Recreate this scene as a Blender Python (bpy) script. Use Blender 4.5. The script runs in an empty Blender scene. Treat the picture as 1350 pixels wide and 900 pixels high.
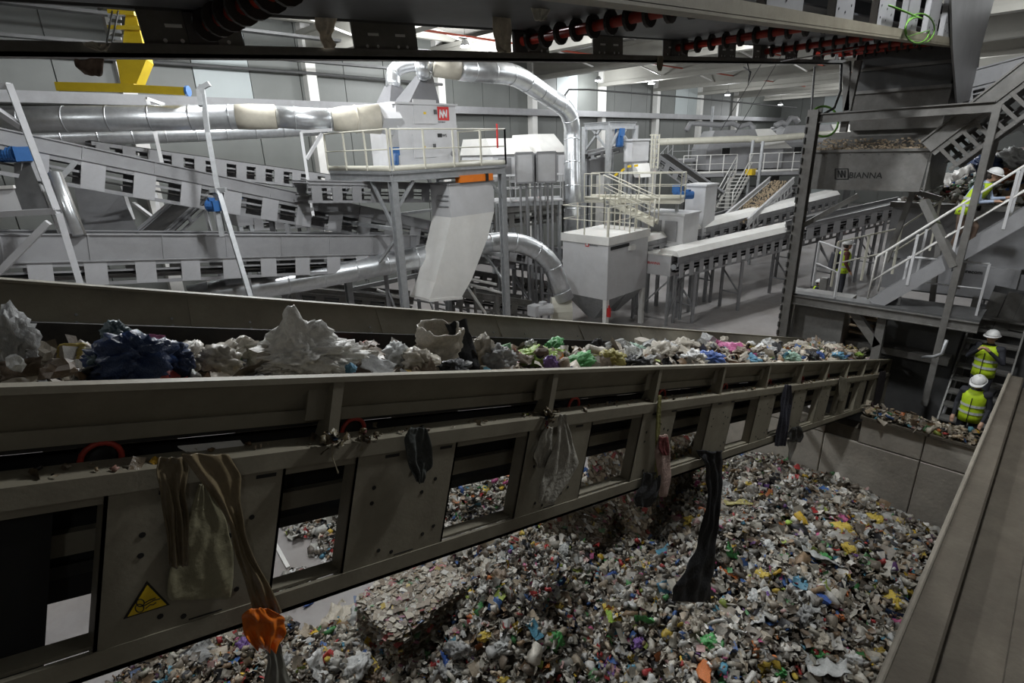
import bpy, bmesh, math, random
import numpy as np
from mathutils import Vector, Matrix, noise
random.seed(7); RNG = np.random.default_rng(11)
C = bpy.context.scene.collection
sc = bpy.context.scene
# ------------------------------------------------------------------ camera, world, exposure
F = 720.0; CX = 675.0; CY = 450.0; EYE = 7.5
PITCH = math.radians(19.5); ROLL = math.radians(1.83); YAW = math.radians(45.5)
_fw = np.array([math.cos(YAW), math.sin(YAW), 0]); _rt = np.array([math.sin(YAW), -math.cos(YAW), 0]); _up = np.array([0, 0, 1.0])
ZC = _fw*math.cos(PITCH) - _up*math.sin(PITCH)
_yc = _fw*math.sin(PITCH) + _up*math.cos(PITCH)
XI = _rt*math.cos(ROLL) - _yc*math.sin(ROLL)
YI = _rt*math.sin(ROLL) + _yc*math.cos(ROLL)
EYEP = np.array([0, 0, EYE])
cam = bpy.data.cameras.new('camera'); cam.sensor_width = 36; cam.lens = 36*F/1350.0; cam.clip_start = 0.05; cam.clip_end = 300
camo = bpy.data.objects.new('camera', cam); C.objects.link(camo)
camo.matrix_world = Matrix(((XI[0], YI[0], -ZC[0], 0), (XI[1], YI[1], -ZC[1], 0), (XI[2], YI[2], -ZC[2], EYE), (0, 0, 0, 1)))
sc.camera = camo
w = bpy.data.worlds.new('world'); sc.world = w; w.use_nodes = True
w.node_tree.nodes['Background'].inputs[0].default_value = (0.75, 0.82, 0.9, 1); w.node_tree.nodes['Background'].inputs[1].default_value = 0.03
sc.view_settings.view_transform = 'Standard'; sc.view_settings.look = 'None'
sc.view_settings.exposure = 0.0; sc.view_settings.gamma = 1.0; sc.view_settings.use_curve_mapping = False
# hall lamps and added fill lamps: (x, y, z, watts); each is built with its housing further down
LAMPS = [(8, 17, 12.3, 1300), (6, 21, 12.3, 300), (12, 20, 12.3, 1100), (20, 23, 12.3, 1100), (20, 14, 12.3, 1300), (28, 11, 12.0, 1300), (-7, 9, 12.3, 500),
         (5, 9.5, 12.3, 1500), (26, 2, 12.0, 500), (46, 8, 11.4, 1200), (58, 14, 11.4, 1200), (-3, -6, 12.3, 70), (9, -5, 12.3, 70), (8.3, 1.1, 12.3, 1350)]  # list ends with fill lamps added on the camera side and over the bunker

LAMP_GAIN = 1.0
def ray(px, py): return ZC + XI*(px-CX)/F - YI*(py-CY)/F
def dep(px, py, d): return EYEP + ray(px, py)*d
def onz(px, py, z): r = ray(px, py); return EYEP + r*((z-EYE)/r[2])
def ony(px, py, y): r = ray(px, py); return EYEP + r*(y/r[1])
def onx(px, py, x): r = ray(px, py); return EYEP + r*(x/r[0])
for _px, _py, _z in ((760, 110, 11.9), (828, 114, 11.6), (930, 128, 11.2), (1004, 140, 11.0)):
    _p = onz(_px, _py, _z); LAMPS.append((float(_p[0]), float(_p[1])-2.0, _z, 420))
def V3(*a): return np.array(a, float)
def nrm(v): v = np.array(v, float); return v/np.linalg.norm(v)

# ------------------------------------------------------------------ materials
MATS = {}
def pm(name, col, rough=0.5, metal=0.0, var=0.18, scale=4.0, bump=0.0, bscale=40.0, spec=0.5, dirt=None, dirt_amt=0.5, emit=0.0, objcol=False, attr=False, alpha=1.0, trans=0.0):
    if name in MATS: return MATS[name]
    m = bpy.data.materials.new(name); m.use_nodes = True; nt = m.node_tree; N = nt.nodes; L = nt.links
    b = N['Principled BSDF']; b.inputs['Roughness'].default_value = rough; b.inputs['Metallic'].default_value = metal
    b.inputs['Specular IOR Level'].default_value = spec
    m.diffuse_color = (*col, 1)
    tc = N.new('ShaderNodeTexCoord')
    nz = N.new('ShaderNodeTexNoise'); nz.inputs['Scale'].default_value = scale; nz.inputs['Detail'].default_value = 6; nz.inputs['Roughness'].default_value = 0.65
    L.new(tc.outputs['Object'], nz.inputs['Vector'])
    mr = N.new('ShaderNodeMapRange'); mr.inputs[1].default_value = 0.3; mr.inputs[2].default_value = 0.7; mr.inputs[3].default_value = 1-var; mr.inputs[4].default_value = 1+var
    L.new(nz.outputs[0], mr.inputs[0])
    mx = N.new('ShaderNodeMix'); mx.data_type = 'RGBA'; mx.blend_type = 'MULTIPLY'; mx.inputs[0].default_value = 1
    if objcol:
        oi = N.new('ShaderNodeObjectInfo'); L.new(oi.outputs['Color'], mx.inputs[6])
    elif attr:
        at = N.new('ShaderNodeVertexColor'); at.layer_name = 'Col'; L.new(at.outputs[0], mx.inputs[6])
    else:
        mx.inputs[6].default_value = (*col, 1)
    L.new(mr.outputs[0], mx.inputs[7])
    out = mx.outputs[2]
    if dirt:
        n2 = N.new('ShaderNodeTexNoise'); n2.inputs['Scale'].default_value = scale*0.45; n2.inputs['Detail'].default_value = 8; n2.inputs['Roughness'].default_value = 0.75
        L.new(tc.outputs['Object'], n2.inputs['Vector'])
        r2 = N.new('ShaderNodeMapRange'); r2.inputs[1].default_value = 0.45; r2.inputs[2].default_value = 0.7; r2.inputs[3].default_value = 0; r2.inputs[4].default_value = dirt_amt
        L.new(n2.outputs[0], r2.inputs[0])
        m2 = N.new('ShaderNodeMix'); m2.data_type = 'RGBA'; L.new(r2.outputs[0], m2.inputs[0]); L.new(out, m2.inputs[6]); m2.inputs[7].default_value = (*dirt, 1)
        out = m2.outputs[2]
    L.new(out, b.inputs['Base Color'])
    if bump:
        n3 = N.new('ShaderNodeTexNoise'); n3.inputs['Scale'].default_value = bscale; n3.inputs['Detail'].default_value = 4
        L.new(tc.outputs['Object'], n3.inputs['Vector'])
        bp = N.new('ShaderNodeBump'); bp.inputs['Strength'].default_value = bump; bp.inputs['Distance'].default_value = 0.02
        L.new(n3.outputs[0], bp.inputs['Height']); L.new(bp.outputs[0], b.inputs['Normal'])
    if emit:
        b.inputs['Emission Color'].default_value = (*col, 1); b.inputs['Emission Strength'].default_value = emit
    if trans: b.inputs['Transmission Weight'].default_value = trans
    if alpha < 1: b.inputs['Alpha'].default_value = alpha
    MATS[name] = m; return m
M_beige = pm('beige_grey_paint', (0.27, 0.245, 0.185), 0.55, 0, 0.14, 3, 0.05, 60, dirt=(0.14, 0.115, 0.085), dirt_amt=0.55)
M_grey = pm('grey_paint', (0.30, 0.30, 0.31), 0.45, 0, 0.08, 2, dirt=(0.15, 0.145, 0.135), dirt_amt=0.35)
M_lgrey = pm('light_grey_paint', (0.60, 0.60, 0.61), 0.45, 0, 0.06, 2, dirt=(0.42, 0.40, 0.37), dirt_amt=0.25)
M_dgrey = pm('dark_grey_steel', (0.10, 0.10, 0.10), 0.55, 0.2, 0.2, 3)
M_mgrey = pm('weathered_steel', (0.20, 0.195, 0.185), 0.5, 0.3, 0.2, 4, dirt=(0.10, 0.085, 0.07), dirt_amt=0.5)
M_cream = pm('cream_paint', (0.62, 0.60, 0.51), 0.45, 0, 0.06, 3)
M_white = pm('white_paint', (0.78, 0.77, 0.74), 0.4, 0, 0.06, 2, dirt=(0.6, 0.55, 0.48), dirt_amt=0.25)
M_plate = pm('plate_grey', (0.43, 0.43, 0.445), 0.45, 0, 0.08, 2, dirt=(0.25, 0.24, 0.22), dirt_amt=0.3)
M_hood = pm('hood_grey', (0.20, 0.20, 0.21), 0.5, 0, 0.08, 2)
M_galv = pm('galvanised_duct', (0.70, 0.72, 0.74), 0.33, 0.84, 0.12, 6, 0.04, 30)
M_galvs = pm('galvanised_steel', (0.40, 0.41, 0.42), 0.45, 0.4, 0.15, 6)
M_tan = pm('tan_flexible_hose', (0.58, 0.54, 0.45), 0.6, 0, 0.1, 5)
M_rubber = pm('black_rubber_belt', (0.022, 0.021, 0.020), 0.6, 0, 0.4, 5, dirt=(0.07, 0.06, 0.05), dirt_amt=0.5)
M_belt2 = pm('worn_belt', (0.075, 0.08, 0.09), 0.5, 0, 0.3, 2.0, dirt=(0.12, 0.12, 0.12), dirt_amt=0.5)
M_dark = pm('near_black', (0.018, 0.018, 0.018), 0.8, 0, 0.2)  # near black for the added gap plate, black box, slots and windows
M_red = pm('red_roller_paint', (0.42, 0.04, 0.025), 0.45, 0, 0.2, 8, dirt=(0.12, 0.03, 0.02), dirt_amt=0.5)
M_yellow = pm('crane_yellow', (0.42, 0.30, 0.012), 0.45, 0, 0.1, 3)
M_signy = pm('sign_yellow', (0.80, 0.55, 0.02), 0.5, 0, 0.1, 12)
M_black = pm('black_print', (0.012, 0.012, 0.012), 0.5, 0, 0.05)
M_logor = pm('logo_red', (0.62, 0.03, 0.03), 0.45, 0, 0.05)
M_logow = pm('logo_white', (0.8, 0.8, 0.8), 0.45, 0, 0.03)
M_logog = pm('logo_grey', (0.13, 0.13, 0.14), 0.5, 0, 0.03)
M_orange = pm('orange_panel', (0.85, 0.22, 0.02), 0.45, 0, 0.08)
M_blue = pm('motor_blue', (0.03, 0.12, 0.33), 0.4, 0, 0.1)
M_green = pm('green_cable', (0.09, 0.22, 0.03), 0.5, 0, 0.1)
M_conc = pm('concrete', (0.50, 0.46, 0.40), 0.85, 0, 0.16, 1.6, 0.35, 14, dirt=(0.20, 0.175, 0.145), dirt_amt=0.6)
M_kerb = pm('light_kerb', (0.24, 0.215, 0.175), 0.85, 0, 0.2, 2.2)  # kerb edge a little lighter than the push wall
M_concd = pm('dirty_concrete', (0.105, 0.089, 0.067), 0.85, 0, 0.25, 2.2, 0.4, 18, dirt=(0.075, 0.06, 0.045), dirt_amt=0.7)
M_floor = pm('concrete_floor', (0.36, 0.34, 0.335), 0.6, 0, 0.12, 0.5, 0.08, 10, dirt=(0.22, 0.185, 0.15), dirt_amt=0.55)
M_panel = pm('wall_panel_grey', (0.155, 0.162, 0.152), 0.5, 0, 0.08, 0.6)
M_panelw = pm('wall_panel_white', (0.42, 0.46, 0.46), 0.5, 0, 0.04, 0.6)
M_roof = pm('roof_deck', (0.24, 0.23, 0.21), 0.6, 0, 0.1, 1)
M_beam = pm('roof_beam_concrete', (0.36, 0.35, 0.315), 0.7, 0, 0.08, 0.8)
M_redox = pm('red_pipe', (0.36, 0.07, 0.04), 0.5, 0, 0.1)
M_trash = pm('mixed_waste', (0.5, 0.5, 0.5), 0.42, 0, 0.25, 14, 0.25, 45, attr=True)
M_item = pm('waste_item', (0.5, 0.5, 0.5), 0.40, 0, 0.25, 9, 0.3, 30, objcol=True)
M_film = pm('plastic_film', (0.5, 0.5, 0.5), 0.33, 0, 0.2, 7, 0.35, 22, objcol=True)
M_cloth = pm('rag_cloth', (0.5, 0.5, 0.5), 0.75, 0, 0.3, 10, 0.5, 35, objcol=True)
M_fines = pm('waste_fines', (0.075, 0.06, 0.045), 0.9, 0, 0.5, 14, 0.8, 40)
M_lamp = pm('lamp_diffuser', (0.92, 0.97, 1.0), 0.5, 0, 0, emit=14)
M_glass = pm('bluish_sheet', (0.55, 0.66, 0.70), 0.2, 0, 0.05)
M_skin = pm('skin', (0.50, 0.30, 0.21), 0.5, 0, 0.05)
M_vest = pm('hi_vis_yellow', (0.52, 0.72, 0.025), 0.6, 0, 0.1, 12)
M_refl = pm('reflective_band', (0.55, 0.57, 0.55), 0.35, 0, 0.05)
M_helmet = pm('helmet_white', (0.78, 0.78, 0.77), 0.3, 0, 0.03)
M_navy = pm('dark_clothing', (0.025, 0.026, 0.034), 0.8, 0, 0.2, 20)
M_maroon = pm('maroon_sleeves', (0.10, 0.028, 0.022), 0.8, 0, 0.2, 20)
M_bshirt = pm('light_blue_shirt', (0.42, 0.50, 0.66), 0.8, 0, 0.1, 20)
M_brown = pm('brown_trousers', (0.13, 0.085, 0.06), 0.8, 0, 0.2, 20)
M_hair = pm('dark_hair', (0.03, 0.022, 0.018), 0.6, 0, 0.2, 20)

# ------------------------------------------------------------------ mesh builder
class MB:
    def __init__(s, T=None): s.v = []; s.f = []; s.T = T
    def add(s, vs, fs):
        o = len(s.v)
        for p in vs:
            p = np.array(p, float)
            s.v.append(s.T(p) if s.T else p)
        for f in fs: s.f.append(tuple(i+o for i in f))
        return s
    def hexa(s, p):   # 4 bottom + 4 top corners, same winding
        return s.add(p, [(3, 2, 1, 0), (4, 5, 6, 7), (0, 1, 5, 4), (1, 2, 6, 5), (2, 3, 7, 6), (3, 0, 4, 7)])
    def box(s, a, b):
        x0, y0, z0 = [min(a[i], b[i]) for i in range(3)]; x1, y1, z1 = [max(a[i], b[i]) for i in range(3)]
        return s.hexa([(x0, y0, z0), (x1, y0, z0), (x1, y1, z0), (x0, y1, z0), (x0, y0, z1), (x1, y0, z1), (x1, y1, z1), (x0, y1, z1)])
    def bar(s, p, q, w_, h_, up=(0, 0, 1)):
        p = np.array(p, float); q = np.array(q, float); d = nrm(q-p)
        u = np.array(up, float)
        if abs(d@u) > 0.98: u = np.array([1.0, 0, 0])
        sd = nrm(np.cross(d, u))*w_/2; u = nrm(np.cross(sd, d))*h_/2
        return s.hexa([p-sd-u, p+sd-u, q+sd-u, q-sd-u, p-sd+u, p+sd+u, q+sd+u, q-sd+u])
    def ibeam(s, p, q, w_, h_, t=0.02, up=(0, 0, 1)):
        p = np.array(p, float); q = np.array(q, float); d = nrm(q-p); u = np.array(up, float)
        if abs(d@u) > 0.98: u = np.array([0.7, 0.7, 0])
        sd = nrm(np.cross(d, u)); u = nrm(np.cross(sd, d))
        s.bar(p+u*(h_/2-t/2), q+u*(h_/2-t/2), w_, t, u); s.bar(p-u*(h_/2-t/2), q-u*(h_/2-t/2), w_, t, u); s.bar(p, q, t, h_-2*t, u)
        return s
    def ring(s, c, ax1, ax2, r, n): return [c + (ax1*math.cos(2*math.pi*i/n)+ax2*math.sin(2*math.pi*i/n))*r for i in range(n)]
    def tube(s, pts, r, n=10, cap=True):
        pts = [np.array(p, float) for p in pts]; k = len(pts); rs = r if hasattr(r, '__len__') else [r]*k
        d = nrm(pts[1]-pts[0]); a = np.array([0, 0, 1.0]) if abs(d[2]) < 0.9 else np.array([1.0, 0, 0])
        u = nrm(np.cross(d, a)); vs = []; fs = []
        for i in range(k):
            if i == 0: t = pts[1]-pts[0]
            elif i == k-1: t = pts[-1]-pts[-2]
            else: t = nrm(pts[i+1]-pts[i])+nrm(pts[i]-pts[i-1])
            t = nrm(t); u = nrm(u-t*(u@t)); v = np.cross(t, u)
            vs += s.ring(pts[i], u, v, rs[i], n)
        for i in range(k-1):
            for j in range(n):
                fs.append((i*n+j, i*n+(j+1) % n, (i+1)*n+(j+1) % n, (i+1)*n+j))
        if cap: fs.append(tuple(range(n-1, -1, -1))); fs.append(tuple(range((k-1)*n, k*n)))
        return s.add(vs, fs)
    def prism(s, poly, ex):
        k = len(poly); ex = np.array(ex, float); a = [np.array(p, float) for p in poly]
        vs = a + [p+ex for p in a]
        return s.add(vs, [tuple(range(k-1, -1, -1)), tuple(range(k, 2*k))] + [(i, (i+1) % k, k+(i+1) % k, k+i) for i in range(k)])
    def frustum(s, c0, a0, b0, c1, a1, b1):   # rect (half sizes along X, Y) at centres c0 (bottom), c1 (top)
        f = lambda c, a, b: [(c[0]-a, c[1]-b, c[2]), (c[0]+a, c[1]-b, c[2]), (c[0]+a, c[1]+b, c[2]), (c[0]-a, c[1]+b, c[2])]
        return s.hexa(f(c0, a0, b0)+f(c1, a1, b1))
    def ellip(s, c, r, n=10, m=6):
        c = np.array(c, float); vs = [c+V3(0, 0, -r[2])]; fs = []
        for i in range(1, m):
            a = -math.pi/2+math.pi*i/m
            for j in range(n):
                b = 2*math.pi*j/n; vs.append(c+V3(r[0]*math.cos(a)*math.cos(b), r[1]*math.cos(a)*math.sin(b), r[2]*math.sin(a)))
        vs.append(c+V3(0, 0, r[2])); top = len(vs)-1
        for j in range(n): fs.append((0, 1+(j+1) % n, 1+j)); fs.append((top, 1+(m-2)*n+j, 1+(m-2)*n+(j+1) % n))
        for i in range(m-2):
            for j in range(n): fs.append((1+i*n+j, 1+i*n+(j+1) % n, 1+(i+1)*n+(j+1) % n, 1+(i+1)*n+j))
        return s.add(vs, fs)

def mesh_from(name, v, f, mat, smooth=False):
    me = bpy.data.meshes.new(name); me.from_pydata([tuple(map(float, p)) for p in v], [], f); me.update()
    if mat: me.materials.append(mat)
    if smooth: me.polygons.foreach_set('use_smooth', [True]*len(me.polygons))
    return me
ROOTLOC = {}
SPLIT = {'leg_brace', 'brace', 'top_flange', 'side_plate', 'side_flange', 'hood', 'stand', 'knee_brace', 'v_post', 'stair_rail', 'cross_bar', 'cable', 'stiffening_rail', 'strap', 'cable_tray', 'cooling_ring', 'skirt_seam', 'waste_bed', 'ladder_gate', 'rungs', 'inner_strip', 'bolted_frame', 'door_frame', 'logo_mark', 'pictogram', 'lifting_beam', 'baling_wire'}
def islands(mb):
    par = list(range(len(mb.v)))
    def find(a):
        while par[a] != a: par[a] = par[par[a]]; a = par[a]
        return a
    for f in mb.f:
        r = find(f[0])
        for i in f[1:]: par[find(i)] = r
    out = {}
    for f in mb.f: out.setdefault(find(f[0]), []).append(f)
    res = []
    for fs in out.values():
        ids = sorted({i for f in fs for i in f}); k = {a: b for b, a in enumerate(ids)}; m = MB(); m.v = [mb.v[i] for i in ids]; m.f = [tuple(k[i] for i in f) for f in fs]; res.append(m)
    return res
def obj(name, mb, mat, parent=None, smooth=False, label=None, kind=None):
    if name == 'bolt_hole': kind = 'stuff'
    if name in SPLIT and parent is not None and kind is None:
        return [obj_one(name, m, mat, parent, smooth, label, kind) for m in islands(mb)][0]
    return obj_one(name, mb, mat, parent, smooth, label, kind)
def obj_one(name, mb, mat, parent=None, smooth=False, label=None, kind=None):
    """one mesh object from world-space geometry; children are placed relative to their thing"""
    v = np.array(mb.v, float)
    if parent is not None: o0 = ROOTLOC[parent.name]
    else:
        o0 = np.array([(v[:, 0].min()+v[:, 0].max())/2, (v[:, 1].min()+v[:, 1].max())/2, v[:, 2].min()])
    me = mesh_from(name, v-o0, mb.f, mat, smooth)
    o = bpy.data.objects.new(name, me); C.objects.link(o)
    ROOTLOC[o.name] = o0
    if parent is not None: o.parent = parent
    else: o.location = o0
    if label: o['label'] = label
    if kind: o['kind'] = kind
    return o
def inst(name, me, parent, loc, rot=None):
    o = bpy.data.objects.new(name, me); C.objects.link(o); o.parent = parent
    o.location = np.array(loc)-ROOTLOC[parent.name] if parent else loc
    if rot is not None: o.rotation_euler = rot
    ROOTLOC[o.name] = np.array(loc); return o
def tag(o, label, cat, group=None, kind=None):
    o['label'] = label; o['category'] = cat
    if group: o['group'] = group
    if kind: o['kind'] = kind
    return o
def thing(name, label, cat, loc, group=None):
    o = bpy.data.objects.new(name, None); o.empty_display_size = 0.1; C.objects.link(o); o.location = loc
    ROOTLOC[o.name] = np.array(loc, float); return tag(o, label, cat, group)
def struct(name, mb, mat, smooth=False): o = obj(name, mb, mat, None, smooth); o['kind'] = 'structure'; return o
def bevel(o, w_=0.01, seg=1):
    m = o.modifiers.new('bevel', 'BEVEL'); m.width = w_; m.segments = seg; m.limit_method = 'ANGLE'; return o
# ------------------------------------------------------------------ the setting: floor, walls, roof
YW = 28.0
struct('floor', MB().box((-16, -16, -0.3), (76, 29, 0)), M_floor)
wl = struct('wall_left', MB().box((-16, YW+0.12, 0), (76, YW+0.4, 14)), M_panel)
pa = mesh_from('wall_panel', MB().box((0.02, 0, 0), (2.38, 0.12, 4.0)).v, MB().box((0, 0, 0), (1, 1, 1)).f, M_panel)
pb = mesh_from('wall_panel', MB().box((0.02, 0, 0), (2.38, 0.12, 9.6)).v, MB().box((0, 0, 0), (1, 1, 1)).f, M_panel)
pw = mesh_from('wall_panel', MB().box((0.02, -0.02, 0), (2.38, 0.12, 4.0)).v, MB().box((0, 0, 0), (1, 1, 1)).f, M_panelw)
for i in range(34):
    x = -8+i*2.4
    inst('wall_panel', pw if i in (7, 17, 24, 25) else pa, wl, (x, YW, 10.0)); inst('wall_panel', pb, wl, (x, YW, 0.2))
obj('crane_rail_ledge', MB().box((-16, YW-0.75, 9.55), (76, YW, 9.95)), M_grey, wl)
for x in (-2, 6.2, 14.0, 22, 30, 38, 46, 54, 62):
    obj('wall_column', MB().box((x-0.25, YW-0.45, 0), (x+0.25, YW, 13.4)), M_white, wl)
obj('wall_pipe', MB().tube([(-10, YW-0.5, 11.2), (14, YW-0.5, 11.2), (22, YW-0.5, 11.1)], 0.07), M_dgrey, wl)
wf = struct('wall_far', MB().box((76, -16, 0), (76.3, 29, 14)), M_panel)
for i in range(18):
    obj('wall_panel', MB().box((75.9, -15+i*2.4, 0.2), (76, -12.65+i*2.4, 13.8)), M_panel if i % 5 else M_panelw, wf)
struct('wall_right', MB().box((-16, -16.3, 0), (76, -16, 14)), M_concd)
struct('wall_back', MB().box((-16.3, -16, 0), (-16, 29, 14)), M_concd)
cl = struct('ceiling', MB().box((-16, -16, 13.55), (76, 29, 13.8)), M_roof)
rb = MB()
for i in range(150):
    y = -15+i*0.29; rb.hexa([(-16, y, 13.42), (76, y, 13.42), (76, y+0.1, 13.42), (-16, y+0.1, 13.42), (-16, y-0.04, 13.56), (76, y-0.04, 13.56), (76, y+0.14, 13.56), (-16, y+0.14, 13.56)])
obj('deck_rib', rb, M_roof, cl, kind='stuff')
for x in (-10, -2, 6.2, 14, 22, 30, 38, 46, 54, 62, 70):
    b = MB(); b.box((x-0.28, -16, 11.75), (x+0.28, YW, 12.0)).box((x-0.1, -16, 12.0), (x+0.1, YW, 12.85)).box((x-0.32, -16, 12.85), (x+0.32, YW, 13.05))
    obj('roof_beam', b, M_beam, cl)
for y in (-8, -2, 4, 10, 16, 22, 26):
    obj('purlin', MB().box((-16, y-0.12, 13.05), (76, y+0.12, 13.42)), M_beam, cl)
for y in (7, 14.5, 21):
    obj('sprinkler_pipe', MB().tube([(-10, y, 12.3), (70, y, 12.3)], 0.05, 6), M_redox, cl)
for x in (10, 18, 26, 34, 42):   # raking roof braces
    b = MB()
    for y in (9, 17, 24): b.bar((x-3.8, y-1.5, 12.0), (x, y, 13.3), 0.08, 0.08).bar((x+3.8, y-1.5, 12.0), (x, y, 13.3), 0.08, 0.08)
    obj('roof_brace', b, M_white, cl, kind='stuff')
obj('cable_tray', MB().box((-10, 24.2, 12.1), (20, 24.6, 12.2)).box((-10, 25.6, 11.4), (20, 25.9, 11.5)), M_dgrey, cl)

# high bay lamps and added fill lamps
LW = {0: 'over the left conveyors', 3: 'by the long wall'}
for i, (x, y, z, pw_) in enumerate(LAMPS):
    LL = {14: 'leftmost bright high bay lamp in the roof gap right of the exhaust duct', 15: 'second bright high bay lamp from the exhaust duct in the roof gap', 16: 'third bright high bay lamp, above the left sorting cabin', 17: 'fourth bright high bay lamp, above the right sorting cabin'}
    t = thing('hall_or_fill_lamp', LL.get(i, 'round white high bay lamp hanging from the hall roof, some added as fill'), 'lamp', (x, y, z), 'high bay lamps under the roof')
    b = MB(); b.tube([(x, y, z+0.02), (x, y, z+0.12), (x, y, z+0.3)], [0.24, 0.22, 0.1], 14)
    obj('housing', b, M_galvs, t, True); obj('hanger', MB().tube([(x, y, z+0.3), (x, y, 13.56 if z < 12.2 else 13.56)], 0.012, 5), M_dgrey, t)
    obj('diffuser', MB().tube([(x, y, z-0.02), (x, y, z+0.02)], 0.22, 14), M_lamp, t)
    ld = bpy.data.lights.new('lamp_light', 'POINT'); ld.shadow_soft_size = 0.3; ld.energy = pw_*LAMP_GAIN; ld.color = (0.95, 0.98, 1.0)
    lo = bpy.data.objects.new('lamp_light', ld); C.objects.link(lo); lo.parent = t; lo.location = (0, 0, -0.42)

# ------------------------------------------------------------------ bunker: push wall and end wall of concrete panels
XB = 11.6
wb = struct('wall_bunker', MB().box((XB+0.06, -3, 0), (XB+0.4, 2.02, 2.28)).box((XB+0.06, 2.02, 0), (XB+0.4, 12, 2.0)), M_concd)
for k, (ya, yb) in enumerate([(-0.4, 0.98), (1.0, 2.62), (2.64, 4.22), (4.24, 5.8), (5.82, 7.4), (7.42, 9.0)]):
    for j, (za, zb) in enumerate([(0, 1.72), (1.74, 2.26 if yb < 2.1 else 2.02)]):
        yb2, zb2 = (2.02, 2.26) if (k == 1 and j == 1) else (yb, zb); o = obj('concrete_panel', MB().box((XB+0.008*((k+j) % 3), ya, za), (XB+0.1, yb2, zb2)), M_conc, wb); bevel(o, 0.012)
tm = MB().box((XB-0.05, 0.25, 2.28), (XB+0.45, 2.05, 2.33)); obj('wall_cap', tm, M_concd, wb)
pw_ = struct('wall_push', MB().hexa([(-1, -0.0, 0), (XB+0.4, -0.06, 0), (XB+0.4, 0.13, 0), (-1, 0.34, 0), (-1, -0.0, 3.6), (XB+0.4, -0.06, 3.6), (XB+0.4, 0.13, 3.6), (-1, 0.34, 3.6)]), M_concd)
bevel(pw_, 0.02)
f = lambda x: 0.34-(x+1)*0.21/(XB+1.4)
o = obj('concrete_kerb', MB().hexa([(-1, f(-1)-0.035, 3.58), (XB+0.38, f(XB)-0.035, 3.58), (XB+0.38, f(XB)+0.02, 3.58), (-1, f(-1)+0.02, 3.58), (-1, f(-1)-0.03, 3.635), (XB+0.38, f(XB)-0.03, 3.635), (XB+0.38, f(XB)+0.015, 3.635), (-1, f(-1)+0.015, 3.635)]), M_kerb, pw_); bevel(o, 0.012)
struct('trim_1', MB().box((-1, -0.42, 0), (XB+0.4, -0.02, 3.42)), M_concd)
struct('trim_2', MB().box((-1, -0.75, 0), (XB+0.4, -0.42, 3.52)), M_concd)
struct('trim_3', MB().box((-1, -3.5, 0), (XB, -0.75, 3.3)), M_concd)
# ------------------------------------------------------------------ the big feed conveyor across the foreground
TH = math.radians(16.3); CD = V3(math.cos(TH), 0, -math.sin(TH)); CN = V3(math.sin(TH), 0, math.cos(TH)); CO = V3(0.97, 2.1, 6.27)
def LC(p): return CO + CD*p[0] + V3(0, 1, 0)*p[1] + CN*p[2]
def locc(P): q = np.array(P)-CO; return np.array([q@CD, q[1], q@CN])
U0, U1 = -3.2, 17.6
main = thing('belt_conveyor', 'big beige inclined belt conveyor carrying mixed waste across the foreground', 'conveyor', LC((0, 0, -0.76)))
B = lambda: MB(LC)
obj('top_chord', B().box((U0, -0.015, -0.075), (U1, 0.12, 0)).box((U0, 0.0, -0.11), (U1, 0.012, -0.07)), M_beige, main)
obj('bottom_chord', B().box((U0, -0.012, -0.765), (U1, 0.10, -0.745)).box((U0, -0.012, -0.765), (U1, 0.008, -0.665)).box((U0, 0.02, -0.67), (U1, 0.10, -0.655)), M_beige, main)
obj('top_chord', B().box((U0, 1.38, -0.075), (U1, 1.5, 0)), M_beige, main)
obj('bottom_chord', B().box((U0, 1.40, -0.765), (U1, 1.5, -0.68)), M_beige, main)
obj('inner_rail', B().box((U0, 0.26, -0.42), (U1, 0.30, -0.33)), M_beige, main)
obj('dark_gap_plate', B().box((U0, 0.30, -0.36), (U1, 0.33, -0.03)), M_dark, main)  # dark plate added to blacken the upper part of the chassis gaps
obj('black_gap_box', B().box((U0, 0.16, -1.25), (-0.98, 0.25, -0.05)).box((-0.99, 0.305, -0.63), (-0.70, 0.42, -0.43)), M_dark, main, label='black box filling the gap at the left')  # black boxes that fill the left gap
obj('return_belt', B().box((U0, 0.28, -0.52), (U1, 1.3, -0.47)), M_rubber, main)
obj('belt', B().hexa([(U0, 0.14, 0.045), (U1, 0.14, 0.045), (U1, 0.4, 0.0), (U0, 0.4, 0.0), (U0, 0.14, 0.065), (U1, 0.14, 0.065), (U1, 0.4, 0.02), (U0, 0.4, 0.02)])
    .box((U0, 0.4, 0), (U1, 1.25, 0.02))
    .hexa([(U0, 1.25, 0), (U1, 1.25, 0), (U1, 1.5, 0.06), (U0, 1.5, 0.06), (U0, 1.25, 0.02), (U1, 1.25, 0.02), (U1, 1.5, 0.08), (U0, 1.5, 0.08)]), M_rubber, main)
# near skirt: lip flange, sloping sheet, lower band
obj('skirt', B().hexa([(U0, 0.0, 0.285), (U1, 0.0, 0.285), (U1, 0.05, 0.285), (U0, 0.05, 0.285), (U0, 0.0, 0.31), (U1, 0.0, 0.31), (U1, 0.05, 0.31), (U0, 0.05, 0.31)])
    .hexa([(U0, 0.14, 0.12), (U1, 0.14, 0.12), (U1, 0.155, 0.12), (U0, 0.155, 0.12), (U0, 0.02, 0.29), (U1, 0.02, 0.29), (U1, 0.035, 0.29), (U0, 0.035, 0.29)])
    .box((U0, 0.125, 0.065), (U1, 0.15, 0.125)), M_beige, main)
fs = B()
fs.hexa([(U0, 1.505, 0.20), (U1, 1.505, 0.20), (U1, 1.52, 0.20), (U0, 1.52, 0.20), (U0, 1.68, 0.40), (U1, 1.68, 0.40), (U1, 1.695, 0.40), (U0, 1.695, 0.40)])
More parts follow.
